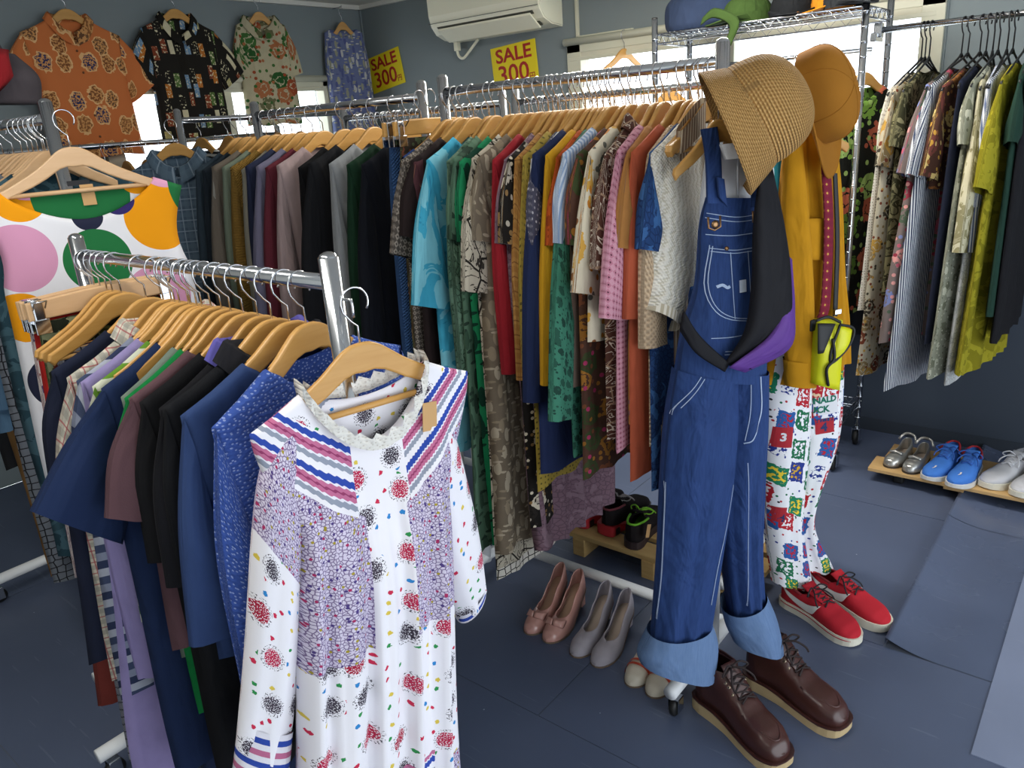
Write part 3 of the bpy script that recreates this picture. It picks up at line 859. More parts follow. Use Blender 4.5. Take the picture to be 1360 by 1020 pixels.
# ---- sweatshirt rack
ZB = 1.588
def railB(x): return Vector((x, 1.75, ZB+.0125))
def XB(px): return on_y(px, 280, 1.55).x
rowsB = [
 (XB(492), 'sweatshirt', 'sweatshirt', 'black navy sweatshirt', fab('plain', '10131c'), ll(L=.95, sl=.6)),
 (XB(473), 'sweatshirt', 'sweatshirt', 'dark bottle green sweatshirt', fab('plain', '12301f'), ll(L=.85, sl=.62, scw=.11)),
 (XB(445), 'sweatshirt', 'sweatshirt', 'light grey marl sweatshirt', fab('plain', '878a8d'), ll(L=.8, sl=.66, scw=.12, sty=.032)),
 (XB(425), 'shirt', 'shirt', 'black jacket with thin white piping', fab('plain', '15161a'), ll(L=.8, cuff=fab('plain', 'c9c9c9'))),
 (XB(405), 'sweater', 'sweater', 'plain black sweater', fab('plain', '0e0e11'), ll(L=.82, sl=.66, scw=.12, sty=.032)),
 (XB(380), 'sweater', 'sweater', 'dusty pink beige sweater', fab('plain', 'a18d8d'), ll(L=.8, sl=.66, scw=.12, sty=.03)),
 (XB(366), 'cardigan', 'cardigan', 'burgundy wool cardigan', fab('plain', '5f2531'), ll(L=.72, sl=.6)),
 (XB(352), 'shirt', 'shirt', 'dusky lavender shirt', fab('plain', '6d6a80'), ll(L=.8, sl=.64, sty=.028)),
 (XB(340), 'jacket', 'jacket', 'dark navy jacket', fab('plain', '262c44'), ll(L=.82, sl=.62)),
 (XB(329), 'sweater', 'sweater', 'pale oatmeal sweater', fab('plain', '8f8c80'), ll(L=.8, sl=.64)),
 (XB(319), 'cardigan', 'cardigan', 'mustard ribbed cardigan', fab('knit', '8a6a30', ['5f4a20'], 1.0), ll(L=.75, sl=.64, sty=.028)),
 (XB(307), 'shirt', 'shirt', 'grey green sage shirt', fab('plain', '6f7a6a'), ll(L=.8, sl=.62)),
 (XB(296), 'hoodie', 'hoodie', 'grey brown and off-white colour-block top', fab('blotch', '8d8b84', ['6b6258'], .2), ll(L=.78, sl=.62)),
 (XB(281), 'jacket', 'jacket', 'blackish denim jacket', fab('denim', '1d242c', ['333f4a']), ll(L=.82, sl=.6)),
 (XB(270), 'shirt', 'shirt', 'dark slate work shirt', fab('denim', '2a3640', ['3d4c58']), ll(L=.8, sl=.6)),
]
on_rail(rowsB, 'on the sweatshirt rack', railB, R(90), 'garments on the sweatshirt rack', seed0=2)

# ---- racks behind (mostly only their hooks and shoulders show)
hid = ['3a2f3a', '5c4a38', '2d3c4a', '6a5a6a', '40352c', '5a6670', '7a6a58', '2f2f34', '4a5a48', '6a4038', '34405c', '70665a']
pat = ['floral', 'leaf', 'plain', 'lines', 'geo', 'plain']
nm = [('brown', '5c4636'), ('plum', '5a3a52'), ('slate', '47525e'), ('sand', 'a08e70'), ('black and white', '24242a'), ('purple', '57487a'), ('moss', '55603f'), ('wine', '5c2730'), ('ash grey', '77777a'), ('ink blue', '27365c'), ('copper', '8a5233'), ('stone', '8c8678')]
rows = []
for i in range(12):
    n_, c_ = nm[i]
    if n_ == 'black and white': m_ = fab('lines', 'cfcfca', ['1b1b1d', '1b1b1d'], 1.0)
    elif n_ == 'purple': m_ = fab('lines', '57487a', ['b9aed0', '57487a'], .7)
    else: m_ = fab(pat[i % 6], c_, ['%02x%02x%02x' % tuple(min(255, int(int(c_[k:k+2], 16)*1.5)) for k in (0, 2, 4))], 1.0)
    rows.append((-1.70+.068*i, 'dress', 'dress', f'{n_} dress in the second row', m_, sl(L=[.95, 1.1, .8, 1.0, 1.22, 1.02, .8, .9, .85, .95, 1.0, .9][i])))
on_rail(rows, 'behind the overalls rack', lambda x: Vector((x, 2.22, 1.5745)), R(90), 'garments on the rack behind', seed0=3)
rows = []
for i in range(10):
    n_, c_ = nm[(i*5+2) % 12]
    rows.append((-2.62+.08*i, 'shirt', 'shirt', f'{n_} shirt in the row behind the sweatshirts', fab(pat[(i+1) % 6], c_, ['%02x%02x%02x' % tuple(int(int(c_[k:k+2], 16)*.6) for k in (0, 2, 4))], .9), ll(L=.8)))
on_rail(rows, 'on its own rack', lambda x: Vector((x, 2.26, 1.5745)), R(90), 'garments behind the sweatshirts', seed0=4)
for i in range(34):
    y_ = 0
    X_ = -1.68+.0235*i
    hanger('spare wooden hanger on the rack behind the overalls rack', Vector((X_+.008, 2.22, 1.5745)), R(90+random.Random(i).uniform(-5, 5)), group='spare hangers behind the overalls rack')
for i in range(22):
    hanger('spare wooden hanger on the rack behind the sweatshirt rack', Vector((-2.64+.034*i, 2.26, 1.5745)), R(90+random.Random(i+50).uniform(-5, 5)), group='spare hangers behind the sweatshirt rack')
# rack at right angles behind the denim shirt
rows = []
for i, (n_, m_) in enumerate([('black and white striped', fab('hstripe', 'd0d0cc', ['1c1c20'], .7)), ('peach', fab('plain', 'b98468')), ('rust red', fab('plain', '7d3322')), ('orange floral', fab('floral', 'b2562c', ['e0b070', '6a3a20'])), ('tan', fab('plain', '8d6f4a'))]):
    rows.append((1.9+.13*i, 'shirt', 'shirt', f'{n_} shirt', m_, sl(L=.7)))
on_rail(rows, 'on the cross rack behind the denim shirt', lambda y: Vector((-3.25, y, 1.6125)), R(0), 'garments on the cross rack', seed0=5)
rows = []
lowc = [('pale grey', '8f8d8a'), ('tan', '9a7a48'), ('dark blue', '25304e'), ('teal', '1f6a80'), ('royal blue', '2a3f8a'), ('brown', '5a3a26'), ('brick red', '8a3a28'), ('ochre', '9a7030'), ('salmon', 'b5806a'), ('khaki', '7d7448'), ('slate', '475260'), ('maroon', '5a2430'), ('charcoal', '2e2e32'), ('olive', '5f5c30')]
for i, (n_, c_) in enumerate(lowc):
    rows.append((1.30+.095*i, 'folded_top', 'top', f'{n_} top', fab('plain', c_), sl(L=.66)))
on_rail(rows, 'on the low rack under the wall shirts', lambda y: Vector((-3.72, y, 1.5375)), R(0), 'garments on the low rack', seed0=6)

# ---- rack beside the polka-dot dress
def railL(x): return Vector((x, .85, 1.5975))
rows = [
 (-2.20, 'print_dress', 'dress', 'dark teal dress with a shadowy print', fab('blotch', '2f4a56', ['3f5c68', '25404c'], .9), dict(L=1.15, Wh=.26, folds=(4, .012))),
 (-2.27, 'print_dress', 'dress', 'grey dress with a black triangle line print', fab('tri', '6a6f78', ['1a1b20'], .9), dict(L=1.25, Wh=.25)),
 (-2.34, 'denim_shirt', 'shirt', 'washed blue denim shirt', fab('denim', '46637f', ['5d7d99']), ll(L=.8)),
 (-2.41, 'dress', 'dress', 'tobacco brown long dress', fab('plain', '7a5a34'), dict(L=1.3)),
 (-2.48, 'jacket', 'jacket', 'black coat with broad shoulders', fab('plain', '1a1b1e'), ll(L=.95)),
 (-2.56, 'shirt', 'shirt', 'navy work shirt with a wide yoke', fab('plain', '1f2c44'), ll(L=.8)),
 (-2.64, 'shirt', 'shirt', 'faded denim overshirt', fab('denim', '54708a', ['6a88a0']), ll(L=.8)),
]
on_rail(rows, 'on the rack beside the polka-dot dress', railL, R(90), 'garments on the polka-dot rack', pale=True, seed0=7)
for i in range(5):
    hanger('empty pale wooden hanger on the rack beside the polka-dot dress', railL(-2.175-.032*i), R(90+random.Random(i).uniform(-6, 6)), pale=True, group='empty pale hangers')

# ---- low front rack
def railF(x): return Vector((x, YF, ZF+.0125))
def XF(px, py): return on_y(px, py, YF).x
navy = fab('plain', '1c2744'); blk = fab('plain', '131316')
rowsF = [
 (XF(195, 392), 'tee', 't-shirt', 'blackish navy tee with a rounded shoulder', fab('plain', '171d31'), sl(L=.8, sl=.22, sa=14, W=.23, Wh=.27)),
 (XF(216, 396), 'plaid_shirt', 'shirt', 'cream shirt with grey and red checks', fab('plaid', 'cfc8b8', ['8d8d86', 'a34a52'], 1.5), sl(L=.82, sl=.26, sa=16, W=.235, Wh=.285, collar=fab('plaid', 'cfc8b8', ['8d8d86', 'a34a52'], 1.5))),
 (XF(228, 398), 'striped_shirt', 'shirt', 'navy and white broad-striped shirt', fab('hstripe', '39435f', ['9fa4b2', '2a3350', '7d8499'], .22), sl(L=.84, W=.235, Wh=.285)),
 (XF(238, 399), 'blouse', 'blouse', 'long lavender blouse', fab('plain', '8d82b0'), dict(sleeve='long', sl=.62, sa=8, scw=.09, L=1.06, W=.225, Wh=.31, folds=(3, .014))),
 (XF(250, 400), 'tee', 't-shirt', 'green and white ringed tee', fab('hstripe', '5f8a2c', ['c8ccb8'], .4), sl(L=.66)),
 (XF(262, 402), 'tee', 't-shirt', 'navy tee with a wide drooping sleeve', fab('plain', '1b2a4c'), sl(L=1.0, sl=.225, sa=42, scw=.18, W=.225, sty=.03, yaw=4, arm_d=.24)),
 (XF(278, 404), 'top', 'top', 'sage grey sleeveless top', fab('plain', '6f7d72'), dict(L=.72)),
 (XF(292, 405), 'tee', 't-shirt', 'kelly green tee', fab('plain', '0f7a3c'), sl(L=.84, sl=.2, sa=20, scw=.16)),
 (XF(306, 407), 'tee', 't-shirt', 'dull mauve brown tee', fab('plain', '5c4248'), sl(L=.66, sl=.2, sa=24, scw=.15)),
 (XF(322, 411), 'tee', 't-shirt', 'long plain black tee', blk, sl(L=.98, sl=.28, sa=10, scw=.15)),
 (XF(342, 414), 'polo_shirt', 'shirt', 'black polo shirt with lavender piping on the collar', fab('plain', '16161b'), sl(L=.9, sl=.3, sa=10, collar=fab('plain', '5a55a0'))),
 (XF(362, 417), 'polo_shirt', 'shirt', 'black zip shirt with a pale edge and a snap button', fab('plain', '121317'), sl(L=.88, sl=.3, sa=9, collar=fab('plain', '1b1b20'), buttons=simple('pearl_button', 'b9b6ae', .3))),
 (XF(384, 421), 'blouse', 'blouse', 'slate blue cotton blouse', fab('plain', '2f426c'), sl(L=.62, sl=.38, sa=13, scw=.13)),
 (XF(404, 425), 'crochet_cardigan', 'cardigan', 'royal blue crochet cardigan over white', fab('crochet', '3a55a0', ['8c9cce'], .9), ll(L=.6, sl=.44, scw=.15, sa=10, sty=.03)),
]
on_rail(rowsF, 'on the low front rack', railF, R(90), 'garments on the low front rack', seed0=8, hwhere=None)
def clipF(x, lh, name, label, cat, mat, **k):
    over = k.get('over', False)
    if over: hanger(lh, railF(x), R(90), bar=True)
    else: clip_hanger(lh, railF(x), R(90+k.pop('yaw', 0)))
    g = thing(name, label, cat, railF(x), R(90), 'skirts and trousers on the low front rack')
    z0 = -HK-(.10 if over else .045); w0 = .14; w1 = k.get('w1', .19); L = k['L']
    edge_tube('body', [(-w0, 0, z0), (-w0-.02, 0, z0-.2), (-w1, 0, z0-L)], [(w0, 0, z0), (w0+.02, 0, z0-.2), (w1, 0, z0-L)], [.004, .018, .018], mat, g, rows=18, n=28, folds=(4, .009, L*7), pw=.6)
    edge_tube('waistband', [(-w0-.001, 0, z0+.002), (-w0-.001, 0, z0-.03)], [(w0+.001, 0, z0+.002), (w0+.001, 0, z0-.03)], .008, mat, g, rows=3, n=20)
    return g
clipF(-1.785, 'pale clip hanger holding the red skirt', 'skirt', 'red skirt clipped at the far end of the low front rack', 'skirt', fab('plain', 'a5201c'), L=.35)
clipF(-1.80+.0, 'pale clip hanger holding the banded floral skirt', 'skirt', 'white skirt with purple bands and tiny red flowers', 'skirt', fab('floral', 'cfc6c2', ['7a2a34', '4a3a6a'], .8), L=.6).location.x = -1.812
clipF(-1.755, 'pale clip hanger holding the camouflage shorts', 'shorts', 'green camouflage shorts clipped on the low front rack', 'shorts', fab('blotch', '39421f', ['6d7a4a', '20251a', '8d9270'], .8), L=.4)
clipF(-1.725, 'wooden hanger with crossbar holding the rust skirt', 'skirt', 'rust brown skirt hanging low under the tees', 'skirt', fab('plain', '6a2c26'), L=.84, w1=.24, over=True)
clipF(-1.70, 'wooden hanger with crossbar holding the grey lattice trousers', 'trousers', 'grey trousers with a black lattice line print', 'trousers', fab('tri', '8a8c96', ['22232a'], .9), L=1.0, w1=.22, over=True)
clipF(-1.66, 'wooden hanger with crossbar holding the navy trousers', 'trousers', 'navy trousers with a white ankle band', 'trousers', navy, L=1.05, w1=.12, over=True)
clipF(-1.38, 'wooden hanger with crossbar holding the long navy skirt', 'skirt', 'long plain navy skirt below the tees', 'skirt', fab('plain', '1d2946'), L=1.03, over=True)
clipF(-1.44, 'wooden hanger with crossbar holding the yellow-green skirt', 'skirt', 'long yellow-green leafy skirt almost touching the floor', 'skirt', fab('leaf', '7a8438', ['b9b43c', '4f5a28'], .7), L=1.10, w1=.14, over=True)
clipF(-1.34, 'wooden hanger with crossbar holding the black trousers', 'trousers', 'black trousers below the tees', 'trousers', blk, L=.95, w1=.14, over=True)

# ---- rail on the right of the back wall
YR, ZR = 3.30, 1.725
rt = thing('wall_rail', 'slim chrome hanging rail clamped to the wire shelf', 'rail', (0, YR, ZR))
tube('rail', [(-.87, 0, 0), (1.2, 0, 0)], .011, chrome, rt, 12)
box('bracket', (-.872, 0, 0), (.03, .035, .05), chrome, rt, .004)
tube('wall_bracket', [(1.1, 0, 0), (1.1, Y1-YR-.01, 0)], .008, chrome, rt)
def railR(x): return Vector((x, YR, ZR+.011))
def XR(px, py=35): return on_y(px, py, YR).x
stripe_bw = fab('vstripe', 'c9ccd0', ['2e3a55'], 1.5)
rowsR = [
 (XR(1227), 'dress', 'dress', 'cream dress with tiny grey dots', fab('dots', 'bdb8ac', ['6b675e'], 2.2), sl(L=1.0, sl=.24, sa=12, yaw=-16, W=.24, Wh=.31)),
 (XR(1232), 'floral_dress', 'dress', 'long cream dress with rust and brown flowers', fab('bigfloral', 'a79f8a', ['6a3522', '7d6a48', '3a352a', 'a5803a'], 1.0), sl(L=1.26, sl=.26, yaw=-14, W=.24, Wh=.33)),
 (XR(1238), 'floral_dress', 'dress', 'dark olive flecked dress', fab('blotch', '4f4d36', ['6d694c', '34331f', '7d7858'], 1.2), sl(L=.95, yaw=-8)),
 (XR(1281), 'striped_dress', 'dress', 'long blue and white striped dress', stripe_bw, sl(L=1.30, sl=.3, Wh=.34, W=.24, yaw=-14)),
 (XR(1290), 'floral_dress', 'dress', 'taupe dress with scattered pink and red flowers', fab('bigfloral', '6f6360', ['b5566a', '8a3040', 'c98a86', '4a5a48', '6f78a5'], .8), sl(L=1.12, sl=.3, Wh=.33, W=.24, yaw=-24, folds=(3, .014))),
 (XR(1305), 'leaf_blouse', 'blouse', 'brown blouse with yellow leaves', fab('bigfloral', '4a3026', ['b58a3a', 'c9b070', '8a5a30', '6a3a34'], .9), sl(L=.56, sl=.3, sa=14, yaw=-20)),
 (XR(1314), 'dress', 'dress', 'plain dark navy long dress', fab('plain', '1d2233'), dict(L=1.12, yaw=-10)),
 (XR(1322), 'blouse', 'blouse', 'cream and khaki mottled blouse', fab('blotch', 'a8a284', ['8f8a68', 'c9c4a8'], 1.0), ll(L=.7, sl=.55)),
 (XR(1330), 'dress', 'dress', 'long grey green dress with pale flowers', fab('floral', '8d9080', ['b9baa8', '6a6d5c'], .8), sl(L=1.24, yaw=-10, Wh=.28)),
 (XR(1341), 'striped_shirt', 'shirt', 'white shirt with fine blue stripes and rolled sleeves', fab('vstripe', 'd9dde4', ['5a6a90'], 1.4), ll(L=.78, sl=.4, scw=.12)),
 (XR(1349), 'lace_dress', 'dress', 'long white lace dress', fab('lace', 'b9bcbc', ['9da0a2', 'd0d2d2'], 1.0), dict(L=1.26, yaw=-10, Wh=.27)),
 (XR(1366), 'dress', 'dress', 'chartreuse linen dress', fab('blotch', '8d861c', ['9c9426', '7d7616'], 1.0), sl(L=1.22, sl=.35, Wh=.28, yaw=-8, folds=(4, .014))),
 (XR(1376), 'dress', 'dress', 'dark green long dress', fab('plain', '1f3a30'), sl(L=1.0)),
 (XR(1392), 'dress', 'dress', 'black slip dress', fab('plain', '1a1a1e'), dict(L=1.1)),
]
on_rail(rowsR, 'on the wall rail by the window', railR, R(90), 'garments on the wall rail', black=True, hk=.12, seed0=9)
# ------------------------------------------------------------------ printed materials
def mat_floral_dress():
    b = NB('white_floral_cotton', .85, 0, .2)
    x, y = b.xyz()[0], b.xyz()[1]
    ax = b.math('ABSOLUTE', x)
    col = b.mix(0.0, 'e4e2e8', 'e4e2e8')
    # round flower bunches
    v = b.vor(13.5, .6)
    d = v.outputs['Distance']
    fine = b.vor(380, 1)
    cc = b.cell_color(v, ['a01c3a', '3a3440', 'b0264a', '47404c'])
    m_in = b.AND(b.lt(d, .19), b.gt(b.math('ADD', fine.outputs['Distance'], b.math('MULTIPLY', d, -.9)), .16))
    col = b.mix(m_in, col, cc)
    ring = b.AND(b.gt(d, .2), b.lt(d, .27), b.lt(b.noise(420, 2), .43))
    col = b.mix(ring, col, '45404a')
    # single small blooms
    v2 = b.vor(40, .8)
    keep = b.gt(d, .31)
    pet = b.math('ADD', v2.outputs['Distance'], b.math('MULTIPLY', b.noise(260, 1), .22))
    col = b.mix(b.AND(b.lt(pet, .25), keep), col, b.cell_color(v2, ['c02a4a', '2f7fc0', '2c8a4a', 'd0b84a', 'c02a4a', 'e4e2e8', 'e4e2e8']))
    # lilac patchwork panels
    lil = b.vor(190, 1, 'DISTANCE_TO_EDGE')
    lilc = b.mix(b.lt(lil.outputs['Distance'], .12), 'cbc4d6', '77668c')
    l2 = b.vor(95, 1)
    lilc = b.mix(b.lt(l2.outputs['Distance'], .2), lilc, b.cell_color(l2, ['a02a5a', '9a8a2a', '4a3a78', 'cdc3d8']))
    yoke = b.math('SUBTRACT', b.math('ADD', b.math('MULTIPLY', ax, .85), -.33), y)     # >0 below the V band
    pan1 = b.AND(b.gt(ax, .035), b.lt(ax, .155), b.gt(yoke, .05), b.gt(y, -.56))
    side = b.AND(b.gt(x, .07), b.lt(x, .19), b.gt(y, -.55), b.gt(yoke, .03))
    pan = b.math('MAXIMUM', pan1, side)
    low = b.AND(b.gt(x, .09), b.lt(y, -.84))
    pan = b.math('MAXIMUM', pan, low)
    pan = b.math('MAXIMUM', pan, b.AND(b.lt(x, -1.0), b.gt(y, b.math('ADD', -.27, b.math('MULTIPLY', b.gt(x, -1.62), .14)))))
    col = b.mix(pan, col, lilc)
    # lace-edged bands: V yoke and hem
    def bands(q, period):
        f = b.math('FRACT', b.math('DIVIDE', q, period))
        sc = b.math('ADD', f, b.math('MULTIPLY', b.math('SINE', b.math('MULTIPLY', b.math('ADD', x, b.math('MULTIPLY', y, .5)), 900)), .018))
        c = b.ramp(sc, [(0, 'e4e2e8'), (.06, '2e48a0'), (.26, 'dfdde6'), (.32, 'b8688c'), (.44, '8c3a62'), (.50, 'b8688c'), (.62, 'dfdde6'), (.68, '8d94a4'), (.84, 'e4e2e8')], 'CONSTANT')
        return c
    vb = b.AND(b.gt(yoke, -.055), b.lt(yoke, .055), b.gt(ax, .045))
    col = b.mix(vb, col, bands(yoke, .055))
    hb = b.AND(b.lt(y, -.80), b.gt(b.math('FRACT', b.math('MULTIPLY', b.math('ADD', x, .53), 4.5)), .45))
    col = b.mix(b.AND(hb, b.lt(x, .08)), col, bands(y, .055))
    b.color(col); b.bump(b.noise(300, 2), .15, .001)
    return b.m
def mat_dots():
    b = NB('polka_cotton', .85, 0, .2)
    x, y = b.xyz()[0], b.xyz()[1]
    col = b.mix(0.0, 'dcdce2', 'dcdce2')
    for (cx, cy, r, c) in [(-.135, -.185, .062, 'e0930c'), (-.165, -.33, .08, 'c98fae'), (.0, -.25, .035, '20243a'), (.0, -.36, .078, '1f6a3a'), (.165, -.27, .085, 'e0930c'),
                           (.20, -.135, .065, 'd59ab8'), (.075, -.215, .04, '2d2560'), (-.06, -.5, .07, 'e0930c'), (.12, -.47, .08, 'c98fae'), (-.19, -.47, .06, 'e0930c'), (.02, -.62, .08, '1f6a3a'), (-.15, -.64, .07, '20243a'), (.17, -.63, .07, 'e0930c'),
                           (.31+.0, -.2, .11, '1f6a3a'), (.31+.13, -.17, .04, 'e0930c')]:
        dx = b.math('SUBTRACT', x, cx); dy = b.math('SUBTRACT', y, cy)
        d = b.math('ADD', b.math('MULTIPLY', dx, dx), b.math('MULTIPLY', dy, dy))
        col = b.mix(b.lt(d, r*r), col, c)
    b.color(col); b.bump(b.noise(300, 2), .12, .001)
    return b.m
def mat_badges(base, cols, line, s, vx=1.0, vy=1.0, inner=None):
    """scattered outlined badges"""
    b = NB('badge_print', .85, 0, .2)
    vec = b.map((vx, vy, 1))
    v = b.vor(14*s, .55, vec=vec)
    n = b.noise(60*s, 2)
    d = b.math('ADD', v.outputs['Distance'], b.math('MULTIPLY', b.math('SUBTRACT', n, .5), .3))
    col = b.mix(b.lt(d, .36), base, line)
    n2 = b.noise(150*s, 2)
    inn = b.mix(b.gt(n2, .5), b.cell_color(v, cols), inner or base)
    col = b.mix(b.lt(d, .30), col, inn)
    b.color(col); b.bump(b.noise(300, 2), .15, .001)
    return b.m
def mat_bottles():
    b = NB('bottle_print', .8, 0, .25)
    v = b.vor(15, .7, vec=b.map((1.45, .6, 1)), metric='CHEBYCHEV')
    d = v.outputs['Distance']
    n = b.noise(90, 2)
    col = b.mix(b.lt(d, .3), '17140f', b.cell_color(v, ['b06a24', 'a8a06a', '4f6a34', '17140f', 'c8c0a0', '6a8aa8', '7d3a20', '17140f']))
    col = b.mix(b.AND(b.lt(d, .3), b.gt(n, .58)), col, 'd0c9a8')
    b.color(col); b.bump(b.noise(300, 2), .12, .001)
    return b.m
def mat_pants():
    b = NB('comic_print', .85, 0, .2)
    v = b.vor(15, .45, metric='CHEBYCHEV', vec=b.map((1, .8, 1), rot=(0, 0, .15)))
    d = v.outputs['Distance']
    n = b.noise(70, 2)
    dd = b.math('ADD', d, b.math('MULTIPLY', b.math('SUBTRACT', n, .5), .25))
    col = b.mix(b.lt(dd, .36), 'e6e6ea', b.cell_color(v, ['b02430', '1f6a48', '2a3a86', 'e6e6ea', 'b02430', '2a5a9a', '1f7a58']))
    n2 = b.noise(95, 2)
    inn = b.cell_color(v, ['e6e6ea', 'e6e6ea', 'c9a022', '2a3a86', 'e0c0a0', 'b02430', 'e6c83a'])
    col = b.mix(b.AND(b.lt(dd, .27), b.gt(n2, .52)), col, inn)
    v2 = b.vor(40, 1)
    col = b.mix(b.AND(b.lt(v2.outputs['Distance'], .13), b.gt(dd, .42)), col, b.cell_color(v2, ['b02430', '2a3a86', '1f6a48', '222226']))
    b.color(col); b.bump(b.noise(300, 2), .15, .001)
    return b.m
m_floral = mat_floral_dress(); m_dots = mat_dots()
m_orange = mat_badges('c4703e', ['6a4a34', '7a4a2a', '34345a', '8a5a34'], 'dfb27c', .72, 1, .8, 'c9925a')
m_bottles = mat_bottles(); m_pants = mat_pants()
def denim_mat():
    b = NB('indigo_denim', .82, 0, .25)
    n = b.noise(300, 2, vec=b.map((1, .1, 1)))
    n2 = b.noise(8, 3)
    c = b.mix(b.math('MULTIPLY', n, .6), '182e5e', '3c5c98')
    c = b.mix(b.math('MULTIPLY', n2, .45), c, '13234a')
    b.color(c); b.bump(b.noise(9, 3, vec=b.map((1.5, .6, 1)), dist=1.0), .7, .03); b.bump(b.noise(500, 2), .3, .001)
    return b.m
m_denim = denim_mat()
m_denim_in = fab('denim', '5a759e', ['7f98bc'])
stitch = simple('white_stitch', '9fb0cc', .8)
brass = simple('antique_brass', '8a6a4a', .35, .9)
mustard = fab('plain', 'c08818')

def frame_of(P0, ang):
    th = ang+90
    return Matrix.Translation(P0) @ Matrix.Rotation(R(th), 4, 'Z')
class Face:
    """helper that turns picture directions into local points on a hanging plane (x right, z up, -y towards the room)"""
    def __init__(s, P0, ang): s.P0 = Vector(P0); s.ang = ang; s.M = frame_of(P0, ang); s.Mi = s.M.inverted()
    def __call__(s, x, y, off=0.0):
        n = Vector((math.cos(R(s.ang)), math.sin(R(s.ang)), 0))
        p = s.Mi @ on_plane(x, y, s.P0-n*off, s.ang); return Vector((p.x, off, p.z))
    def rot(s): return R(s.ang+90)
def decal(name, V2, F2, target, mat, parent, lift=.0012, M=None, scale_uv=False, yfrom=-1.0):
    """flat print laid on a cloth surface: points (x,z) dropped on to the target along +y"""
    dg = bpy.context.evaluated_depsgraph_get()
    me = target.data
    bvh = BVHTree.FromPolygons([v.co.copy() for v in me.vertices], [tuple(p.vertices) for p in me.polygons])
    V, ok = [], []
    for (x, z) in V2:
        h = bvh.ray_cast(Vector((x, yfrom, z)), Vector((0, 1, 0)))
        ok.append(h[0] is not None)
        V.append((x, (h[0].y if ok[-1] else 0)-lift, z))
    F2 = [f for f in F2 if all(ok[i] for i in f)]      # keep only what lies on the cloth
    idx = {}
    for f in F2:
        for i in f: idx.setdefault(i, len(idx))
    V = [V[i] for i in idx]
    return mesh(name, V, [tuple(idx[i] for i in f) for f in F2], mat, parent, smooth=False)
def strip_decal(name, P, wd, target, mat, parent, n=24, lift=.0012):
    P = catmull([Vector((p[0], 0, p[1])) for p in P], n)
    V2, F2 = [], []
    for i, p in enumerate(P):
        t = (P[min(i+1, n-1)]-P[max(i-1, 0)]).normalized(); q = Vector((-t.z, 0, t.x))*(wd/2)
        V2 += [(p.x+q.x, p.z+q.z), (p.x-q.x, p.z-q.z)]
    F2 = [(2*i, 2*i+1, 2*i+3, 2*i+2) for i in range(n-1)]
    return decal(name, V2, F2, target, mat, parent, lift)
def text_decal(txt, size, x, z, rot, target, mat, parent, bold=0.0):
    cu = bpy.data.curves.new('print', 'FONT'); cu.body = txt; cu.size = size; cu.align_x = 'CENTER'; cu.align_y = 'CENTER'; cu.offset = bold; cu.resolution_u = 2
    o = bpy.data.objects.new('print_tmp', cu); COL.objects.link(o)
    me = bpy.data.meshes.new_from_object(o.evaluated_get(bpy.context.evaluated_depsgraph_get())); bpy.data.objects.remove(o)
    c, s = math.cos(R(rot)), math.sin(R(rot))
    V2 = [(x+v.co.x*c-v.co.y*s, z+v.co.x*s+v.co.y*c) for v in me.vertices]
    F2 = [tuple(p.vertices) for p in me.polygons]
    return decal('lettering', V2, F2, target, mat, parent, .0016)

# ------------------------------------------------------------------ white floral dress on the end of the low rack
FD = Face((-.90, .72, 0), -14)
hp = FD(478, 455); zap = hp.z
loc = FD.M @ Vector((hp.x, 0, zap+HK))
hanger('wooden hanger with crossbar holding the white floral dress', loc, FD.rot(), bar=True)
tube('end_hook', catmull([(-.945, .72, 1.262), (-.915, .72, 1.265), (-.905, .72, 1.262), (-.905, .72, 1.238)], 10), .0025, wire, None)
tag(bpy.data.objects['end_hook'], 'small chrome loop on the end post of the low rack', 'hook')
dr = thing('floral_dress', 'white peasant dress printed with flower bunches and lace bands, hung on the low rack end', 'dress', loc, FD.rot())
zsh = lambda x: -HK-arm(x)+.006
V, F, UV, ptf = body_geo(.188, .135, .165, .98, .05, .105, .105, .03, (5, .011), 5, zsh, nu=56, nv=44, hem=.01, leanx=-.115, sway=-.05)
bodyo = mesh('body', V, F, m_floral, dr, UV)
# sleeves from the picture outlines
def fl(x, y, off=0.0):
    p = FD(x, y); return Vector((p.x-hp.x, off, p.z-zap-HK))
# viewer's right sleeve
edge_tube('sleeve', [fl(585, 520), fl(605, 590), fl(628, 690), fl(640, 772)], [fl(548, 560), fl(565, 660), fl(578, 760), fl(608, 824)], [.02, .04, .045, .03], m_floral, dr, rows=24, n=26, folds=(2, .005, 1), uvo=(-1.5, -.1))
edge_tube('cuff', [fl(640, 768), fl(641, 775)], [fl(606, 816), fl(609, 826)], .032, fab('hstripe', 'b8688c', ['dfdde6', '2e48a0', 'dfdde6'], .6), dr, rows=5, n=26)
edge_tube('sleeve', [fl(372, 560), fl(348, 620), fl(336, 700), fl(325, 860), fl(312, 990)], [fl(430, 640), fl(405, 700), fl(400, 780), fl(395, 880), fl(380, 1010)], [.02, .035, .04, .04, .03], m_floral, dr, rows=26, n=26, folds=(2, .005, 2), uvo=(-2.1, -.1))
edge_tube('cuff', [fl(318, 955), fl(308, 1040)], [fl(388, 965), fl(380, 1050)], .034, fab('hstripe', 'b8688c', ['dfdde6', '2e48a0', 'dfdde6'], .35), dr, rows=6, n=26)
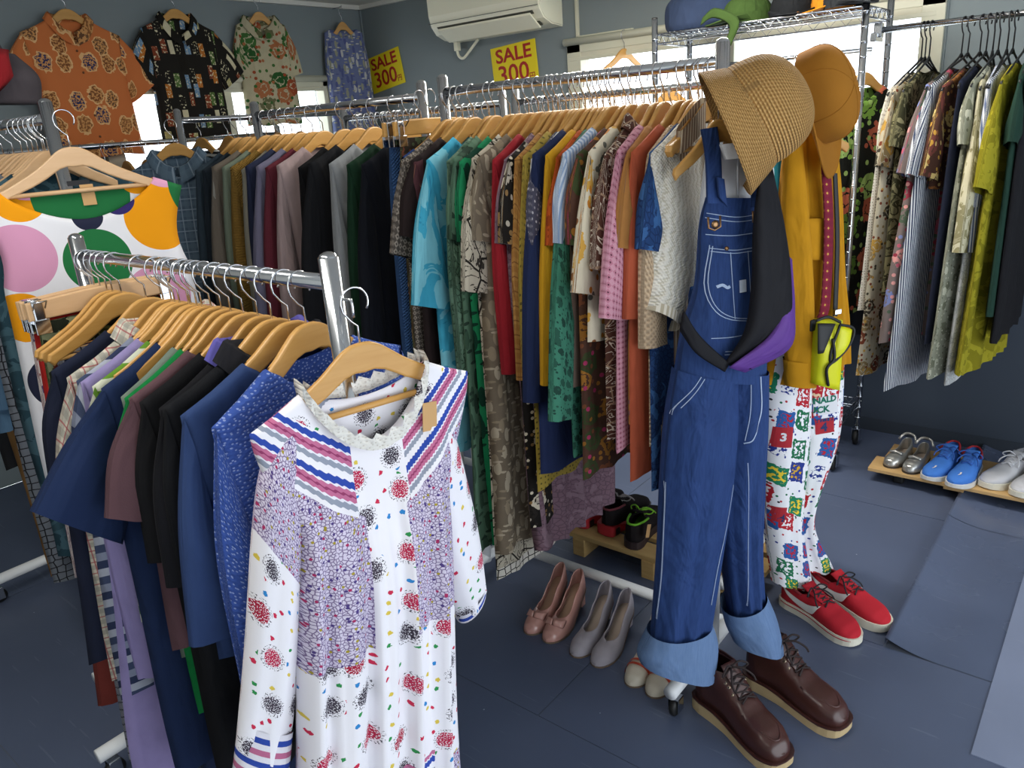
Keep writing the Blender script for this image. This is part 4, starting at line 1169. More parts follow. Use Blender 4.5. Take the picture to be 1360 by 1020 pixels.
# ruffled lace edge round the neckline
rv, rf = [], []
n = 96
for i in range(n+1):
    th = 2*PI*i/n
    x_ = math.sin(th)*.106; fr = -math.cos(th)
    q = abs(x_)/.106
    if fr > 0: z_ = zsh(.105)-.105*(1-min(1, q*q))**.8; y_ = -.012-.038*max(0, 1-q**3)**.5*.6
    else: z_ = zsh(.105)-.03*(1-min(1, q*q))**.8; y_ = .012+.03*max(0, 1-q**3)**.5*.6
    rip = .004*math.sin(i*PI*.5)
    rv += [(x_, y_+rip*.3, z_-.006), (x_*1.0, y_*1.0+rip, z_+.010+.002*math.sin(i*1.57)), (x_*.98, y_+rip*1.5, z_+.017+.003*math.sin(i*1.57))]
for i in range(n):
    for k in range(2):
        a = i*3+k; rf.append((a, a+1, a+4, a+3))
mesh('neck_ruffle', rv, rf, white_lace, dr, [(v[0], v[2]) for v in rv])
# kraft price tag
tg = fl(558, 547)
box('price_tag', (tg.x, -.03, tg.z), (.026, .0012, .048), kraft, dr, 0, Matrix.Rotation(R(6), 3, 'Y'))

# ------------------------------------------------------------------ polka-dot dress on the end of the left rack
FP = Face((-2.05, .86, 0), -18)
hp2 = FP(93, 195)
loc2 = FP.M @ Vector((hp2.x, 0, hp2.z+HK))
hanger('pale wooden hanger with crossbar holding the polka-dot dress', loc2, FP.rot(), pale=True, bar=True)
dd = garment('polka_dot_dress', 'sleeveless white dress with big orange, pink and green dots', 'dress', loc2, FP.rot(), m_dots, sh=.235, W=.215, Wh=.25, L=1.0, t=.03, neck=.17, drop=.085, bdrop=.02, arm_in=.022, folds=(2, .006), seed=3, nv=30)
box('neck_label', (.0, .012, -HK-.085), (.05, .002, .012), simple('label_black', '15151a', .7), dd)
box('price_tag', (.015, .008, -HK-.115), (.03, .001, .05), kraft, dd)

# ------------------------------------------------------------------ denim overalls, straw hat and bag on the end of the tall rack
FO = Face((-.665, 1.60, 0), -32)
ov = thing('denim_overalls', 'dark blue denim overalls with white stitching and turned-up cuffs', 'overalls', FO.P0, FO.rot())
O = lambda x, y, off=0.0: FO(x, y, off)
bib = edge_tube('bib', [O(938, 262), O(930, 300), O(925, 380), O(908, 440), O(898, 500)], [O(1012, 262), O(1014, 300), O(1016, 380), O(1016, 440), O(1014, 500)], [.022, .035, .05, .062, .066], m_denim, ov, rows=26, n=36, folds=(2, .003, .5))
legL = edge_tube('leg', [O(897, 490), O(886, 560), O(880, 640), O(876, 740), O(868, 850)], [O(978, 500), O(975, 570), O(968, 650), O(955, 740), O(938, 850)], [.064, .068, .062, .055, .05], m_denim, ov, rows=40, n=44, folds=(3, .007, 2.1))
legR = edge_tube('leg', [O(955, 490, -.004), O(958, 570, -.004), O(952, 640), O(962, 740), O(975, 835)], [O(1015, 490), O(1013, 560), O(1009, 650), O(1006, 740), O(1012, 830)], [.06, .064, .06, .054, .05], m_denim, ov, rows=40, n=44, folds=(3, .007, .7))
edge_tube('cuff', [O(862, 842), O(848, 868), O(852, 882)], [O(942, 822), O(950, 850), O(946, 894)], .066, m_denim_in, ov, rows=8, n=30, folds=(1, .004, 1))
edge_tube('cuff', [O(962, 812), O(968, 836), O(978, 856)], [O(1012, 782), O(1026, 815), O(1036, 856)], .062, m_denim_in, ov, rows=8, n=30, folds=(1, .004, 2))
# shoulder straps with buckles
edge_tube('strap', [O(930, 172, .03), O(936, 210, -.02), O(938, 270, -.042)], [O(953, 168, .03), O(958, 210, -.02), O(960, 270, -.042)], .004, m_denim, ov, rows=16, n=12, pw=.4)
edge_tube('strap', [O(985, 205, .0), O(996, 240, -.03), O(997, 275, -.042)], [O(1003, 205, .0), O(1013, 240, -.03), O(1013, 275, -.042)], .004, m_denim, ov, rows=12, n=12, pw=.4)
edge_tube('strap_end', [O(951, 235, -.045), O(954, 262, -.05)], [O(962, 238, -.045), O(966, 275, -.05)], .004, m_denim, ov, rows=6, n=10, pw=.4)
for bx_, by_ in ((949, 298), (1008, 290)):
    c_ = O(bx_, by_, -.052)
    lathe('button', [(0, 0), (.008, 0), (.0085, .003), (.004, .005), (0, .005)], brass, ov, 14, Matrix.Translation((c_.x, -.052, c_.z)) @ Matrix.Rotation(R(90), 4, 'X'))
    tube('buckle', [(c_.x-.014, -.05, c_.z+.016), (c_.x-.014, -.052, c_.z-.006), (c_.x, -.052, c_.z-.012), (c_.x+.014, -.052, c_.z-.006), (c_.x+.014, -.05, c_.z+.016)], .0022, brass, ov, 8)
def sd(pts, wd=.0015, tgt=None): strip_decal('stitching', [(O(p[0]+2, p[1], -.026).x, O(p[0]+2, p[1], -.026).z) for p in pts], wd, tgt or bib, stitch, ov, 26)
sd([(936, 283), (975, 288), (1010, 283)]); sd([(934, 289), (975, 294), (1011, 289)])
sd([(930, 312), (970, 312), (1013, 306)])
# chest pocket
pk = [(942, 328), (942, 330), (936, 380), (940, 408), (955, 420), (985, 422), (1000, 418), (1003, 380), (999, 328)]
sd(pk); sd([(942, 330), (970, 331), (999, 327)]); sd([(943, 334), (970, 335), (999, 331)])
sd([(p[0]+(3 if p[0] < 960 else -3), p[1]-3) for p in pk[1:-1]])
sd([(963, 334), (963, 378), (963, 420)]); sd([(986, 332), (986, 378), (984, 420)])
sd([(934, 446), (970, 441), (1002, 432)]); sd([(948, 466), (975, 463), (1005, 452)]); sd([(949, 462), (975, 459), (1005, 448)])
lab = O(987, 380, -.05)
decal('label', [(lab.x-.009, lab.z-.013), (lab.x+.009, lab.z-.013), (lab.x+.009, lab.z+.013), (lab.x-.009, lab.z+.013)], [(0, 1, 2, 3)], bib, simple('woven_label', 'c9d2e2', .8), ov, .002)
sd([(946, 380), (952, 377), (957, 380), (960, 378)], .006)
rv_ = O(965, 330, -.048)
lathe('rivet', [(0, 0), (.005, 0), (.004, .003), (0, .003)], brass, ov, 12, Matrix.Translation((rv_.x, -.048, rv_.z)) @ Matrix.Rotation(R(90), 4, 'X'))
def sl_(pts, tgt, wd=.0014, o_=-.03): strip_decal('stitching', [(O(p[0]+3, p[1], o_).x, O(p[0]+3, p[1], o_).z) for p in pts], wd, tgt, stitch, ov, 30)
sl_([(931, 475), (915, 510), (898, 540), (893, 560)], legL); sl_([(934, 477), (918, 512), (901, 542)], legL)
sl_([(893, 556), (888, 600), (886, 660), (882, 760), (876, 830)], legL)
sl_([(966, 640), (958, 690), (948, 740), (938, 800)], legL)
sl_([(996, 490), (996, 540), (985, 575), (976, 584)], legR, .0026); sl_([(983, 490), (982, 540), (977, 580)], legR)
sl_([(979, 608), (981, 660), (982, 720), (984, 800)], legR)
# cream cable sweater next to it on the rail
m_cable = NB('cream_cable_knit', .92, 0, .2)
_x, _yy = m_cable.xyz()[0], m_cable.xyz()[1]
_h = m_cable.math('MULTIPLY', m_cable.math('SINE', m_cable.math('MULTIPLY', _x, 700)), m_cable.math('SINE', m_cable.math('MULTIPLY', _yy, 800)))
_h2 = m_cable.math('SINE', m_cable.math('MULTIPLY', m_cable.math('ADD', _x, m_cable.math('MULTIPLY', m_cable.math('SINE', m_cable.math('MULTIPLY', _yy, 180)), .004)), 330))
_hh = m_cable.math('ADD', _h, m_cable.math('MULTIPLY', _h2, .9))
m_cable.color(m_cable.mix(m_cable.lt(_hh, -.5), 'dcd7cc', 'c6bfae')); m_cable.bump(_hh, .6, .003)
m_cable = m_cable.m
lc = railM(-.812)
hanger('wooden hanger holding the cream cable sweater', lc, R(90), tilt=0)
sw = garment('cable_sweater', 'cream cable-knit sweater with wide short sleeves next to the overalls', 'sweater', lc, R(86), m_cable, 'garments on the overalls rack', sh=.21, W=.22, Wh=.22, L=.5, t=.024, folds=(2, .006), seed=11)
SWF = Face((-.80, 1.70, 0), 0)
for s_ in (1,):
    q = lambda x, y, off=0.0: (lambda p: Vector((p.x, off, p.z-ZM-.0125)))(Face((-.775, 1.70, 0), -20)(x, y))
    edge_tube('sleeve', [q(885, 200), q(868, 250), q(861, 320), q(851, 405)], [q(925, 250), q(922, 300), q(918, 360), q(888, 434)], [.02, .038, .046, .05], m_cable, sw, rows=20, n=26, folds=(1, .004, 1))
    edge_tube('cuff', [q(853, 396), q(850, 408)], [q(890, 424), q(886, 438)], .053, fab('vstripe', 'd9d3c6', ['b3a994'], 1.6), sw, rows=4, n=26)
# striped knit draped over a hanger arm just before it
lk_ = railM(-.787)
hanger('wooden hanger carrying the brown and cream striped knit', lk_, R(84), bar=True)
st = thing('striped_knit', 'brown and cream striped knit folded over a hanger beside the cable sweater', 'knitwear', lk_, R(84), 'garments on the overalls rack')
stm = fab('vstripe', '8a7260', ['d0c0a8'], 1.3)
edge_tube('body', [(-.035, 0, -HK-arm(.035)+.012), (-.035, 0, -HK-arm(.035)-.05)], [(-.135, 0, -HK-arm(.135)+.012), (-.14, 0, -HK-arm(.135)-.036)], .0125, stm, st, rows=6, n=24, pw=.5)
edge_tube('hanging_length', [(-.06, .012, -HK-.09), (-.07, .014, -HK-.3), (-.08, .014, -HK-.66)], [(-.135, .012, -HK-.11), (-.14, .014, -HK-.3), (-.14, .014, -HK-.68)], [.006, .008, .008], stm, st, rows=16, n=16)
# white shirt worn under the bib
wsm = fab('plain', 'd9dbe0')
ws = thing('white_shirt', 'white shirt hung under the denim overalls', 'shirt', FO.P0, FO.rot())
edge_tube('body', [O(938, 200, .012), O(930, 270, .012), O(925, 400, .01)], [O(1026, 190, .012), O(1030, 270, .012), O(1024, 400, .01)], [.012, .02, .02], wsm, ws, rows=14, n=24, folds=(2, .003, 1))
edge_tube('collar', [O(955, 192, -.01), O(962, 212, -.018)], [O(1000, 188, -.01), O(995, 208, -.018)], .01, wsm, ws, rows=5, n=16)
tube('placket', [O(980, 205, -.012), O(980, 262, -.014)], .0022, simple('shirt_line', 'b9bcc4', .9), ws, 6)
hh_ = hanger('wooden hanger holding the denim overalls and white shirt', FO.M @ Vector((O(968, 105).x, .035, 1.56)), FO.rot(), bar=False); hh_.scale = (.62, 1, 1)
# black and purple sling bag over the overalls
bagm = fab('plain', '121218', rough=.7); purple = fab('plain', '5f3a8a', rough=.6)
sb = thing('sling_bag', 'black sling bag with a purple lining slung across the overalls', 'bag', FO.P0, FO.rot())
edge_tube('pouch', [O(1008, 232, -.075), O(1001, 300, -.085), O(999, 380, -.09), O(990, 440, -.092), O(962, 484, -.088)], [O(1026, 226, -.065), O(1040, 300, -.075), O(1048, 370, -.08), O(1044, 430, -.085), O(1000, 490, -.088)], [.006, .016, .022, .022, .008], bagm, sb, rows=26, n=24, close=True, folds=(1, .004, 1), pw=.7)
edge_tube('purple_panel', [O(1040, 335, -.07), O(1040, 400, -.098), O(1022, 446, -.11), O(968, 488, -.1)], [O(1052, 345, -.06), O(1054, 410, -.07), O(1048, 462, -.085), O(990, 495, -.094)], [.004, .014, .016, .005], purple, sb, rows=20, n=16, close=True)
edge_tube('strap', [O(908, 412, -.07), O(930, 446, -.085), O(968, 482, -.09)], [O(903, 440, -.07), O(925, 470, -.085), O(962, 494, -.09)], .003, bagm, sb, rows=16, n=10, pw=.4, close=True)
edge_tube('strap', [O(1012, 205, -.03), O(1010, 220, -.06), O(1008, 240, -.075)], [O(1022, 200, -.03), O(1025, 215, -.055), O(1029, 240, -.066)], .003, bagm, sb, rows=10, n=10, pw=.4, close=True)

# caps: crown dome with a bill, hung bill down
def cap(name, label, loc, M3, rx, ry, rz, bill, mat, bandm=None, bw=.085, slouch=0.0, seams=False, bill_drop=.3, full=False):
    t = thing(name, label, 'hat', loc)
    t.matrix_world = Matrix.Translation(loc) @ M3.to_4x4()
    V, F, UV = [], [], []
    nr, n = 22, 56
    for i in range(nr+1):
        a = PI/2*i/nr
        for k in range(n):
            q = 2*PI*k/n
            r = math.sin(a)**.82
            bul = 1+slouch*math.sin(a*2)
            wr = 1+.012*math.sin(3*q+a*4)*slouch*4
            x_, y_, z_ = rx*r*math.cos(q)*bul*wr, ry*r*math.sin(q)*bul*wr, rz*math.cos(a)**.75
            V.append((x_, y_, z_)); UV.append((q/(2*PI)*.6, a*.12))
    for i in range(nr):
        for k in range(n):
            a0 = i*n+k; b0 = i*n+(k+1) % n
            F.append((a0, a0+n, b0+n, b0))
    mesh('crown', V, F, mat, t, UV)
    # head band
    Vb, Fb = [], []
    for j, (zz, rr) in enumerate(((.018, 1.006), (.0, 1.012), (-.016, 1.008))):
        for k in range(n):
            q = 2*PI*k/n; Vb.append((rx*rr*math.cos(q), ry*rr*math.sin(q), zz))
    for j in range(2):
        for k in range(n):
            a0 = j*n+k; b0 = j*n+(k+1) % n; Fb.append((a0, a0+n, b0+n, b0))
    mesh('band', Vb, Fb, bandm or mat, t, [(math.atan2(v[1], v[0])*.09, v[2]) for v in Vb])
    # bill along -y
    Vc, Fc, Uc = [], [], []
    m, kk = 14, (26 if not full else 56)
    for i in range(m+1):
        f = i/m
        for k in range(kk+1):
            q = -PI*.93+PI*.86*k/kk if not full else -PI*.5-PI+2*PI*k/kk
            ext = bill*math.sin(-q)**.7 if math.sin(-q) > 0 else 0
            if full: ext = bill*(.82-.18*math.sin(q))
            x_ = rx*1.0*math.cos(q)*(1+.10*f); y_ = ry*1.0*math.sin(q)-ext*f
            z_ = -.012-bill_drop*bill*f*(1-.0*f)+.30*(x_*x_)/rx*f
            if full:
                x_ = (rx+ext*f*.36)*math.cos(q); y_ = (ry+ext*f*.36)*math.sin(q); z_ = -.012-ext*f*.85
            Vc.append((x_, y_, z_)); Uc.append((q*.1 if full else x_, f*.1 if full else y_))
    for i in range(m):
        for k in range(kk):
            a0 = i*(kk+1)+k; Fc.append((a0, a0+1, a0+kk+2, a0+kk+1))
    bl = mesh('bill', Vc, Fc, mat, t, Uc)
    md = bl.modifiers.new('thick', 'SOLIDIFY'); md.thickness = .004
    if seams:
        for k in range(6):
            q = PI/6+PI/3*k
            P = [(rx*1.004*math.sin(a)**.82*math.cos(q)*(1+slouch*math.sin(a*2)), ry*1.004*math.sin(a)**.82*math.sin(q)*(1+slouch*math.sin(a*2)), rz*1.004*math.cos(a)**.75) for a in [PI/2*j/12 for j in range(13)]]
            tube('seam', P, .0012, mat, t, 6)
    lathe('top_button', [(0, .004), (.006, .002), (.008, -.001), (.006, -.004)], mat, t, 12, Matrix.Translation((0, 0, rz)))
    return t
def straw_mat():
    b = NB('woven_straw', .75, 0, .3)
    x, y = b.xyz()[0], b.xyz()[1]
    f = b.math('SINE', b.math('MULTIPLY', y, 2*PI/.0062))
    g = b.math('SINE', b.math('ADD', b.math('MULTIPLY', x, 2*PI/.0075), b.math('MULTIPLY', b.math('FLOOR', b.math('DIVIDE', y, .0062)), 2.1)))
    h = b.math('ADD', f, b.math('MULTIPLY', g, .55))
    c = b.mix(b.math('MULTIPLY_ADD', h, .3, .5), '8a5f2c', 'dbb170')
    n = b.noise(60, 3)
    b.color(b.mix(b.math('MULTIPLY', n, .3), c, 'c08a48')); b.bump(h, .8, .003)
    return b.m
def basis(up, front):
    """columns so that local z -> up, local -y -> front"""
    z = Vector(up).normalized(); y = -Vector(front); y = (y-z*y.dot(z)).normalized(); x = y.cross(z)
    return Matrix((x, y, z)).transposed()
nrm = Vector((math.cos(R(-32)), math.sin(R(-32)), 0)); rgt = Vector((-nrm.y, nrm.x, 0))
hc = on_plane(1002, 152, (-.62, 1.58, 0), -32)
cap('straw_hat', 'woven straw cap hung bill-down above the denim overalls', hc, basis(nrm*.38+rgt*.80+Vector((0, 0, .46)), Vector((0, 0, -.8))-rgt*.2+nrm*.5), .10, .105, .105, .08, straw_mat(), full=True)
# ------------------------------------------------------------------ mustard outfit
FM = Face((-.70, 2.10, 0), -30)
Q = lambda x, y, off=0.0: FM(x, y, off)
mu = thing('mustard_shirt', 'mustard yellow long shirt hung behind the overalls', 'shirt', FM.P0, FM.rot())
mb = edge_tube('body', [Q(1042, 180), Q(1038, 260), Q(1034, 360), Q(1024, 440), Q(1012, 510)], [Q(1108, 172), Q(1114, 260), Q(1116, 360), Q(1120, 420), Q(1122, 478)], [.03, .05, .06, .065, .06], mustard, mu, rows=28, n=80, folds=(5, .011, .4))
edge_tube('sleeve', [Q(1046, 180, -.05), Q(1040, 270, -.07), Q(1040, 380, -.08), Q(1046, 500, -.085)], [Q(1062, 185, -.06), Q(1070, 280, -.085), Q(1078, 390, -.095), Q(1080, 505, -.095)], [.018, .028, .03, .026], mustard, mu, rows=24, n=22, folds=(1, .004, 2))
edge_tube('cuff', [Q(1042, 478, -.085), Q(1044, 512, -.085)], [Q(1081, 480, -.095), Q(1082, 512, -.095)], .03, mustard, mu, rows=4, n=22)
edge_tube('pocket', [Q(1072, 290, -.066), Q(1074, 345, -.07)], [Q(1096, 290, -.062), Q(1098, 345, -.066)], .005, mustard, mu, rows=8, n=14, pw=.4, close=True)
pt_ = thing('print_trousers', 'white trousers with a colourful comic print above the red sneakers', 'trousers', FM.P0, FM.rot())
pl = edge_tube('leg', [Q(1018, 455), Q(1014, 580), Q(1016, 690), Q(1026, 772)], [Q(1076, 455), Q(1072, 580), Q(1064, 690), Q(1078, 778)], [.045, .054, .05, .045], m_pants, pt_, rows=30, n=30, folds=(2, .005, 1))
pr_ = edge_tube('leg', [Q(1066, 450, .02), Q(1062, 580, .02), Q(1054, 690, .02), Q(1064, 755, .02)], [Q(1119, 440, .02), Q(1110, 575, .02), Q(1074, 680, .02), Q(1102, 752, .02)], [.045, .054, .05, .045], m_pants, pt_, rows=30, n=30, folds=(2, .005, 3), uvo=(.8, .3))
def patch(px, py, w_, h_, mat, tgt, rot=0):
    a = Q(px, py, -.05 if tgt is pl else -.03); c, s = math.cos(R(rot)), math.sin(R(rot))
    V2, F2 = [], []
    for iy in range(6):
        for ix in range(9):
            p = (-1+2*ix/8, -1+2*iy/5); V2.append((a.x+(p[0]*w_*c-p[1]*h_*s)/2, a.z+(p[0]*w_*s+p[1]*h_*c)/2))
    F2 = [(iy*9+ix, iy*9+ix+1, iy*9+ix+10, iy*9+ix+9) for iy in range(5) for ix in range(8)]
    decal('print_patch', V2, F2, tgt, mat, pt_, .0012)
patch(1091, 541, .112, .056, simple('white_print', 'd9d9de', .85), pr_, 4)
grn = simple('green_print', '0f6a55', .85)
a_ = Q(1090, 534, -.03); text_decal('DONALD', .025, a_.x, a_.z, 4, pr_, grn, pt_, .0012)
a_ = Q(1087, 547, -.03); text_decal('DUCK', .027, a_.x, a_.z, 4, pr_, grn, pt_, .0012)
redp = simple('red_print', 'a8202c', .85); blup = simple('navy_print', '22305e', .85)
patch(1096, 566, .055, .046, redp, pr_, 4); patch(1096, 558, .055, .010, blup, pr_, 4)
a_ = Q(1095, 568, -.03); text_decal('4', .036, a_.x, a_.z, 4, pr_, blup, pt_, .0015)
patch(1042, 582, .05, .062, redp, pl, -4); a_ = Q(1042, 582, -.05); text_decal('3', .034, a_.x, a_.z, -4, pl, simple('white_print', 'd9d9de', .85), pt_, .0012)
patch(1036, 686, .046, .05, redp, pl, -6); a_ = Q(1040, 690, -.05); text_decal('4', .034, a_.x, a_.z, -4, pl, blup, pt_, .0012)
# woven suspender, yellow camera pouch
susp = fab('geo', '86283a', ['7a2438', 'd0a050'], .75)
yb = thing('yellow_pouch', 'bright yellow pouch with black zip flaps hung on a woven red strap', 'bag', FM.P0, FM.rot())
yel = simple('yellow_nylon', 'd2d210', .45)
yk = simple('black_nylon', '17181a', .6)
edge_tube('woven_strap', [Q(1090, 215, -.075), Q(1094, 300, -.08), Q(1090, 400, -.09), Q(1082, 428, -.1)], [Q(1103, 215, -.075), Q(1107, 300, -.08), Q(1103, 400, -.09), Q(1095, 428, -.1)], .003, susp, yb, rows=20, n=12, pw=.4)
edge_tube('black_strap', [Q(1106, 230, -.065), Q(1109, 320, -.07), Q(1106, 420, -.085)], [Q(1112, 230, -.065), Q(1115, 320, -.07), Q(1112, 420, -.085)], .003, yk, yb, rows=16, n=10, pw=.4)
edge_tube('pouch', [Q(1082, 424, -.12), Q(1080, 460, -.125), Q(1076, 508, -.12)], [Q(1116, 424, -.115), Q(1112, 460, -.125), Q(1110, 516, -.12)], [.02, .034, .03], yel, yb, rows=14, n=22, pw=.5, close=True)
edge_tube('flap', [Q(1116, 432, -.15), Q(1108, 460, -.155), Q(1104, 478, -.15)], [Q(1132, 438, -.15), Q(1126, 458, -.155), Q(1110, 480, -.15)], [.005, .012, .006], yel, yb, rows=10, n=14, close=True)
tube('flap_piping', catmull([Q(1116, 431, -.155), Q(1134, 437, -.155), Q(1127, 460, -.16), Q(1105, 482, -.158), Q(1104, 466, -.16), Q(1116, 431, -.155)], 30), .0035, yk, yb, 8)
edge_tube('mouth_lining', [Q(1086, 430, -.15), Q(1086, 470, -.155)], [Q(1110, 430, -.15), Q(1094, 468, -.158)], [.006, .004], yk, yb, rows=8, n=14, close=True)
tube('front_loop', catmull([Q(1106, 450, -.162), Q(1108, 476, -.165), Q(1098, 490, -.16), Q(1100, 512, -.155)], 16), .004, yk, yb, 8)
tube('zip', catmull([Q(1084, 426, -.15), Q(1100, 421, -.15), Q(1116, 428, -.15)], 12), .004, yk, yb, 8)
box('buckle', tuple(Q(1079, 432, -.12)), (.02, .012, .03), yk, yb, .003)
box('buckle', tuple(Q(1112, 414, -.1)), (.022, .01, .014), chrome, yb, .002)
suede = simple('mustard_suede', '96631f', .9, 0, .2, .22, 9, .2)
n2 = Vector((math.cos(R(-30)), math.sin(R(-30)), 0)); r2 = Vector((-n2.y, n2.x, 0))
hc2 = on_plane(1088, 128, (-.64, 2.06, 0), -30)
cap('suede_cap', 'mustard suede cap hung bill-down above the mustard shirt', hc2, basis(n2*.85+r2*.42+Vector((0, 0, .28)), Vector((0, 0, -1))+r2*.12+n2*.1), .082, .112, .085, .085, suede, seams=True, bill_drop=.15, slouch=.05)
hanger('wooden hanger holding the mustard shirt', FM.M @ Vector((Q(1070, 100).x, .02, 1.56)), FM.rot())

# ------------------------------------------------------------------ shirts on the left wall
def wall_shirt(name, label, hl, yc, zap, mat, ang=0, **k):
    hs = k.pop('hs', 1.0)
    loc = Vector((X0+(.085 if ang else .07), yc, zap+HK))
    hanger(hl, loc, R(90+ang)).scale = (hs, 1, 1)
    g = garment(name, label, k.pop('cat', 'shirt'), loc, R(90+ang), mat, 'shirts displayed on the left wall', **k)
    hk = thing('wall_hook', f'small wall hook above the {hl.split("holding the ")[1]}', 'hook', loc)
    tube('peg', [(-.07, 0, -.003), (.008, 0, -.003), (.012, 0, .006)], .003, wire, hk, 8)
    return g
wall_shirt('printed_shirt', 'orange short-sleeved shirt with outlined badge print on the left wall', 'wooden hanger holding the orange badge shirt', 1.80, 2.135, m_orange, sh=.225, W=.215, Wh=.23, L=.74, t=.04, sleeve='short', sl=.25, sa=33, scw=.19, sty=.04, collar=m_orange, drop=.10, vneck=True, folds=(2, .007), seed=21, arm_d=.22, zoff=.007, buttons=simple('brown_button', '6a4426', .4))
wall_shirt('printed_shirt', 'black short-sleeved shirt printed with bottles on the left wall', 'wooden hanger holding the black bottle shirt', 2.34, 2.165, m_bottles, sh=.205, W=.195, Wh=.205, L=.72, t=.035, sleeve='short', sl=.24, sa=32, scw=.17, sty=.035, collar=m_bottles, drop=.13, vneck=True, folds=(2, .007), seed=22, zoff=.007)
wall_shirt('aloha_shirt', 'cream shirt with red and green tropical leaves by the window', 'wooden hanger holding the tropical shirt', 2.83, 2.175, fab('bigfloral', 'b9b193', ['9c4a2c', '3f6a34', '2c5a2c', 'a86a44', '6a6a4a'], .62), ang=-18, hs=.72, sh=.14, W=.15, Wh=.165, L=.68, t=.035, sleeve='short', sl=.26, sa=12, scw=.13, sty=.034, collar=fab('bigfloral', 'b9b193', ['9c4a2c', '3f6a34', '2c5a2c', 'a86a44', '6a6a4a'], .62), drop=.09, vneck=True, folds=(2, .008), seed=23, zoff=.007)
wall_shirt('pleated_dress', 'blue and white mottled dress hung in the corner', 'wooden hanger holding the blue mottled dress', 3.42, 2.15, fab('leaf', '6a749c', ['c0c2c0', '565f90', '9a9c88'], .8), ang=-20, hs=.6, cat='dress', sh=.125, W=.135, Wh=.16, L=.92, t=.04, sleeve='short', sl=.4, sa=7, scw=.09, drop=.04, folds=(5, .009), seed=24, zoff=.007)
# denim shirt facing the room at the end of the cross rack
FS = Face((-2.86, 1.62, 0), -45)
a_ = FS(231, 190); locS = FS.M @ Vector((a_.x, 0, a_.z+HK))
hanger('wooden hanger holding the faded plaid denim shirt', locS, FS.rot())
dm = fab('plaid', '4d5f70', ['5f7282', '8a9aa8'], .9)
garment('denim_shirt', 'faded blue plaid denim shirt facing the room beside the sweatshirts', 'shirt', locS, FS.rot(), dm, sh=.2, W=.22, Wh=.22, L=.75, t=.04, sleeve='short', sl=.3, sa=16, scw=.17, collar=dm, drop=.08, folds=(2, .008), seed=31)
# helmet-like bag hanging at the far left
rb = thing('red_grey_bag', 'grey and red sports bag hanging above the left rack', 'bag', (-2.62, .78, 1.72))
gm = fab('plain', '4a4448'); rm = fab('plain', '8a1c22')
FB = Face((-2.62, .80, 0), -30); FBl = lambda x, y, off=0: FB.M @ FB(x, y, off) - Vector((-2.62, .78, 1.72))
yv = tuple(Vector((-math.cos(R(-30)), -math.sin(R(-30)), 0)))
edge_tube('body', [FBl(-60, 62), FBl(-70, 100), FBl(-60, 138)], [FBl(20, 72), FBl(52, 102), FBl(56, 138)], [.03, .09, .08], gm, rb, rows=14, n=24, close=True, Y=yv)
edge_tube('red_panel', [FBl(-60, 60, -.08), FBl(-30, 75, -.1), FBl(-10, 130, -.11)], [FBl(12, 66, -.05), FBl(12, 76, -.1), FBl(18, 100, -.1)], [.02, .03, .02], rm, rb, rows=12, n=16, close=True, Y=yv)
tube('hanging_loop', [FBl(2, 66), FBl(-14, 40), FBl(-20, -20), Vector((FBl(-20, -20).x, FBl(-20, -20).y, ZC-1.72))], .004, gm, rb)
# ------------------------------------------------------------------ wire shelf by the window
SX0, SX1, SY0, SY1, SZ = -1.71, -.875, 3.13, 3.45, 1.80
wsf = thing('wire_shelf_unit', 'tall chrome wire shelf unit on casters in front of the window', 'shelf', ((SX0+SX1)/2, (SY0+SY1)/2, 0))
hx, hy = (SX1-SX0)/2, (SY1-SY0)/2
for sx in (-1, 1):
    for sy in (-1, 1):
        ps = tube('post', [(sx*hx, sy*hy, .09), (sx*hx, sy*hy, SZ+.06)], .0125, chrome, wsf, 14)
        V, F = [], []
        for k in range(34):
            z_ = .13+k*.05
            tube_geo([(sx*hx, sy*hy, z_), (sx*hx, sy*hy, z_+.004)], .0136, 12, True, V, F)
        mesh('groove_rings', V, F, chrome, ps)['kind'] = 'stuff'
        lathe('post_cap', [(.0125, 0), (.012, .006), (0, .008)], rubber, ps, 14, Matrix.Translation((sx*hx, sy*hy, SZ+.06)))
        caster(wsf, (sx*hx, sy*hy, 0), .036)
        tube('caster_stem', [(sx*hx, sy*hy, .07), (sx*hx, sy*hy, .10)], .008, chrome, wsf, 10)
def wire_deck(z):
    V, F = [], []
    for dz in (0, -.035):
        for sy in (-1, 1): tube_geo([(-hx, sy*hy, z+dz), (hx, sy*hy, z+dz)], .0035, 6, True, V, F)
        for sx in (-1, 1): tube_geo([(sx*hx, -hy, z+dz), (sx*hx, hy, z+dz)], .0035, 6, True, V, F)
    d = mesh('deck_frame', V, F, chrome, wsf)
    V, F = [], []
    for k in range(34):
        x_ = -hx+.02+k*(2*hx-.04)/33; tube_geo([(x_, -hy, z+.003), (x_, hy, z+.003)], .0016, 5, True, V, F)
    for q in (-.33, .33): tube_geo([(-hx, hy*q, z-.003), (hx, hy*q, z-.003)], .003, 6, True, V, F)
    mesh('deck_wires', V, F, chrome, d)
    V, F = [], []
    n = 26
    for sy in (-1, 1):
        tube_geo([(-hx+2*hx*k/n, sy*hy, z-(.035 if k % 2 else 0)) for k in range(n+1)], .0016, 5, True, V, F)
    for sx in (-1, 1):
        tube_geo([(sx*hx, -hy+2*hy*k/10, z-(.035 if k % 2 else 0)) for k in range(11)], .0016, 5, True, V, F)
    mesh('truss_wire', V, F, chrome, d)
for z in (SZ, .22): wire_deck(z)
tube('hanging_bar', [(-hx, -.05, SZ-.14), (hx, -.05, SZ-.14)], .008, chrome, wsf, 10)
box('side_bracket', (hx, .0, SZ-.10), (.02, .1, .03), chrome, wsf, .003)
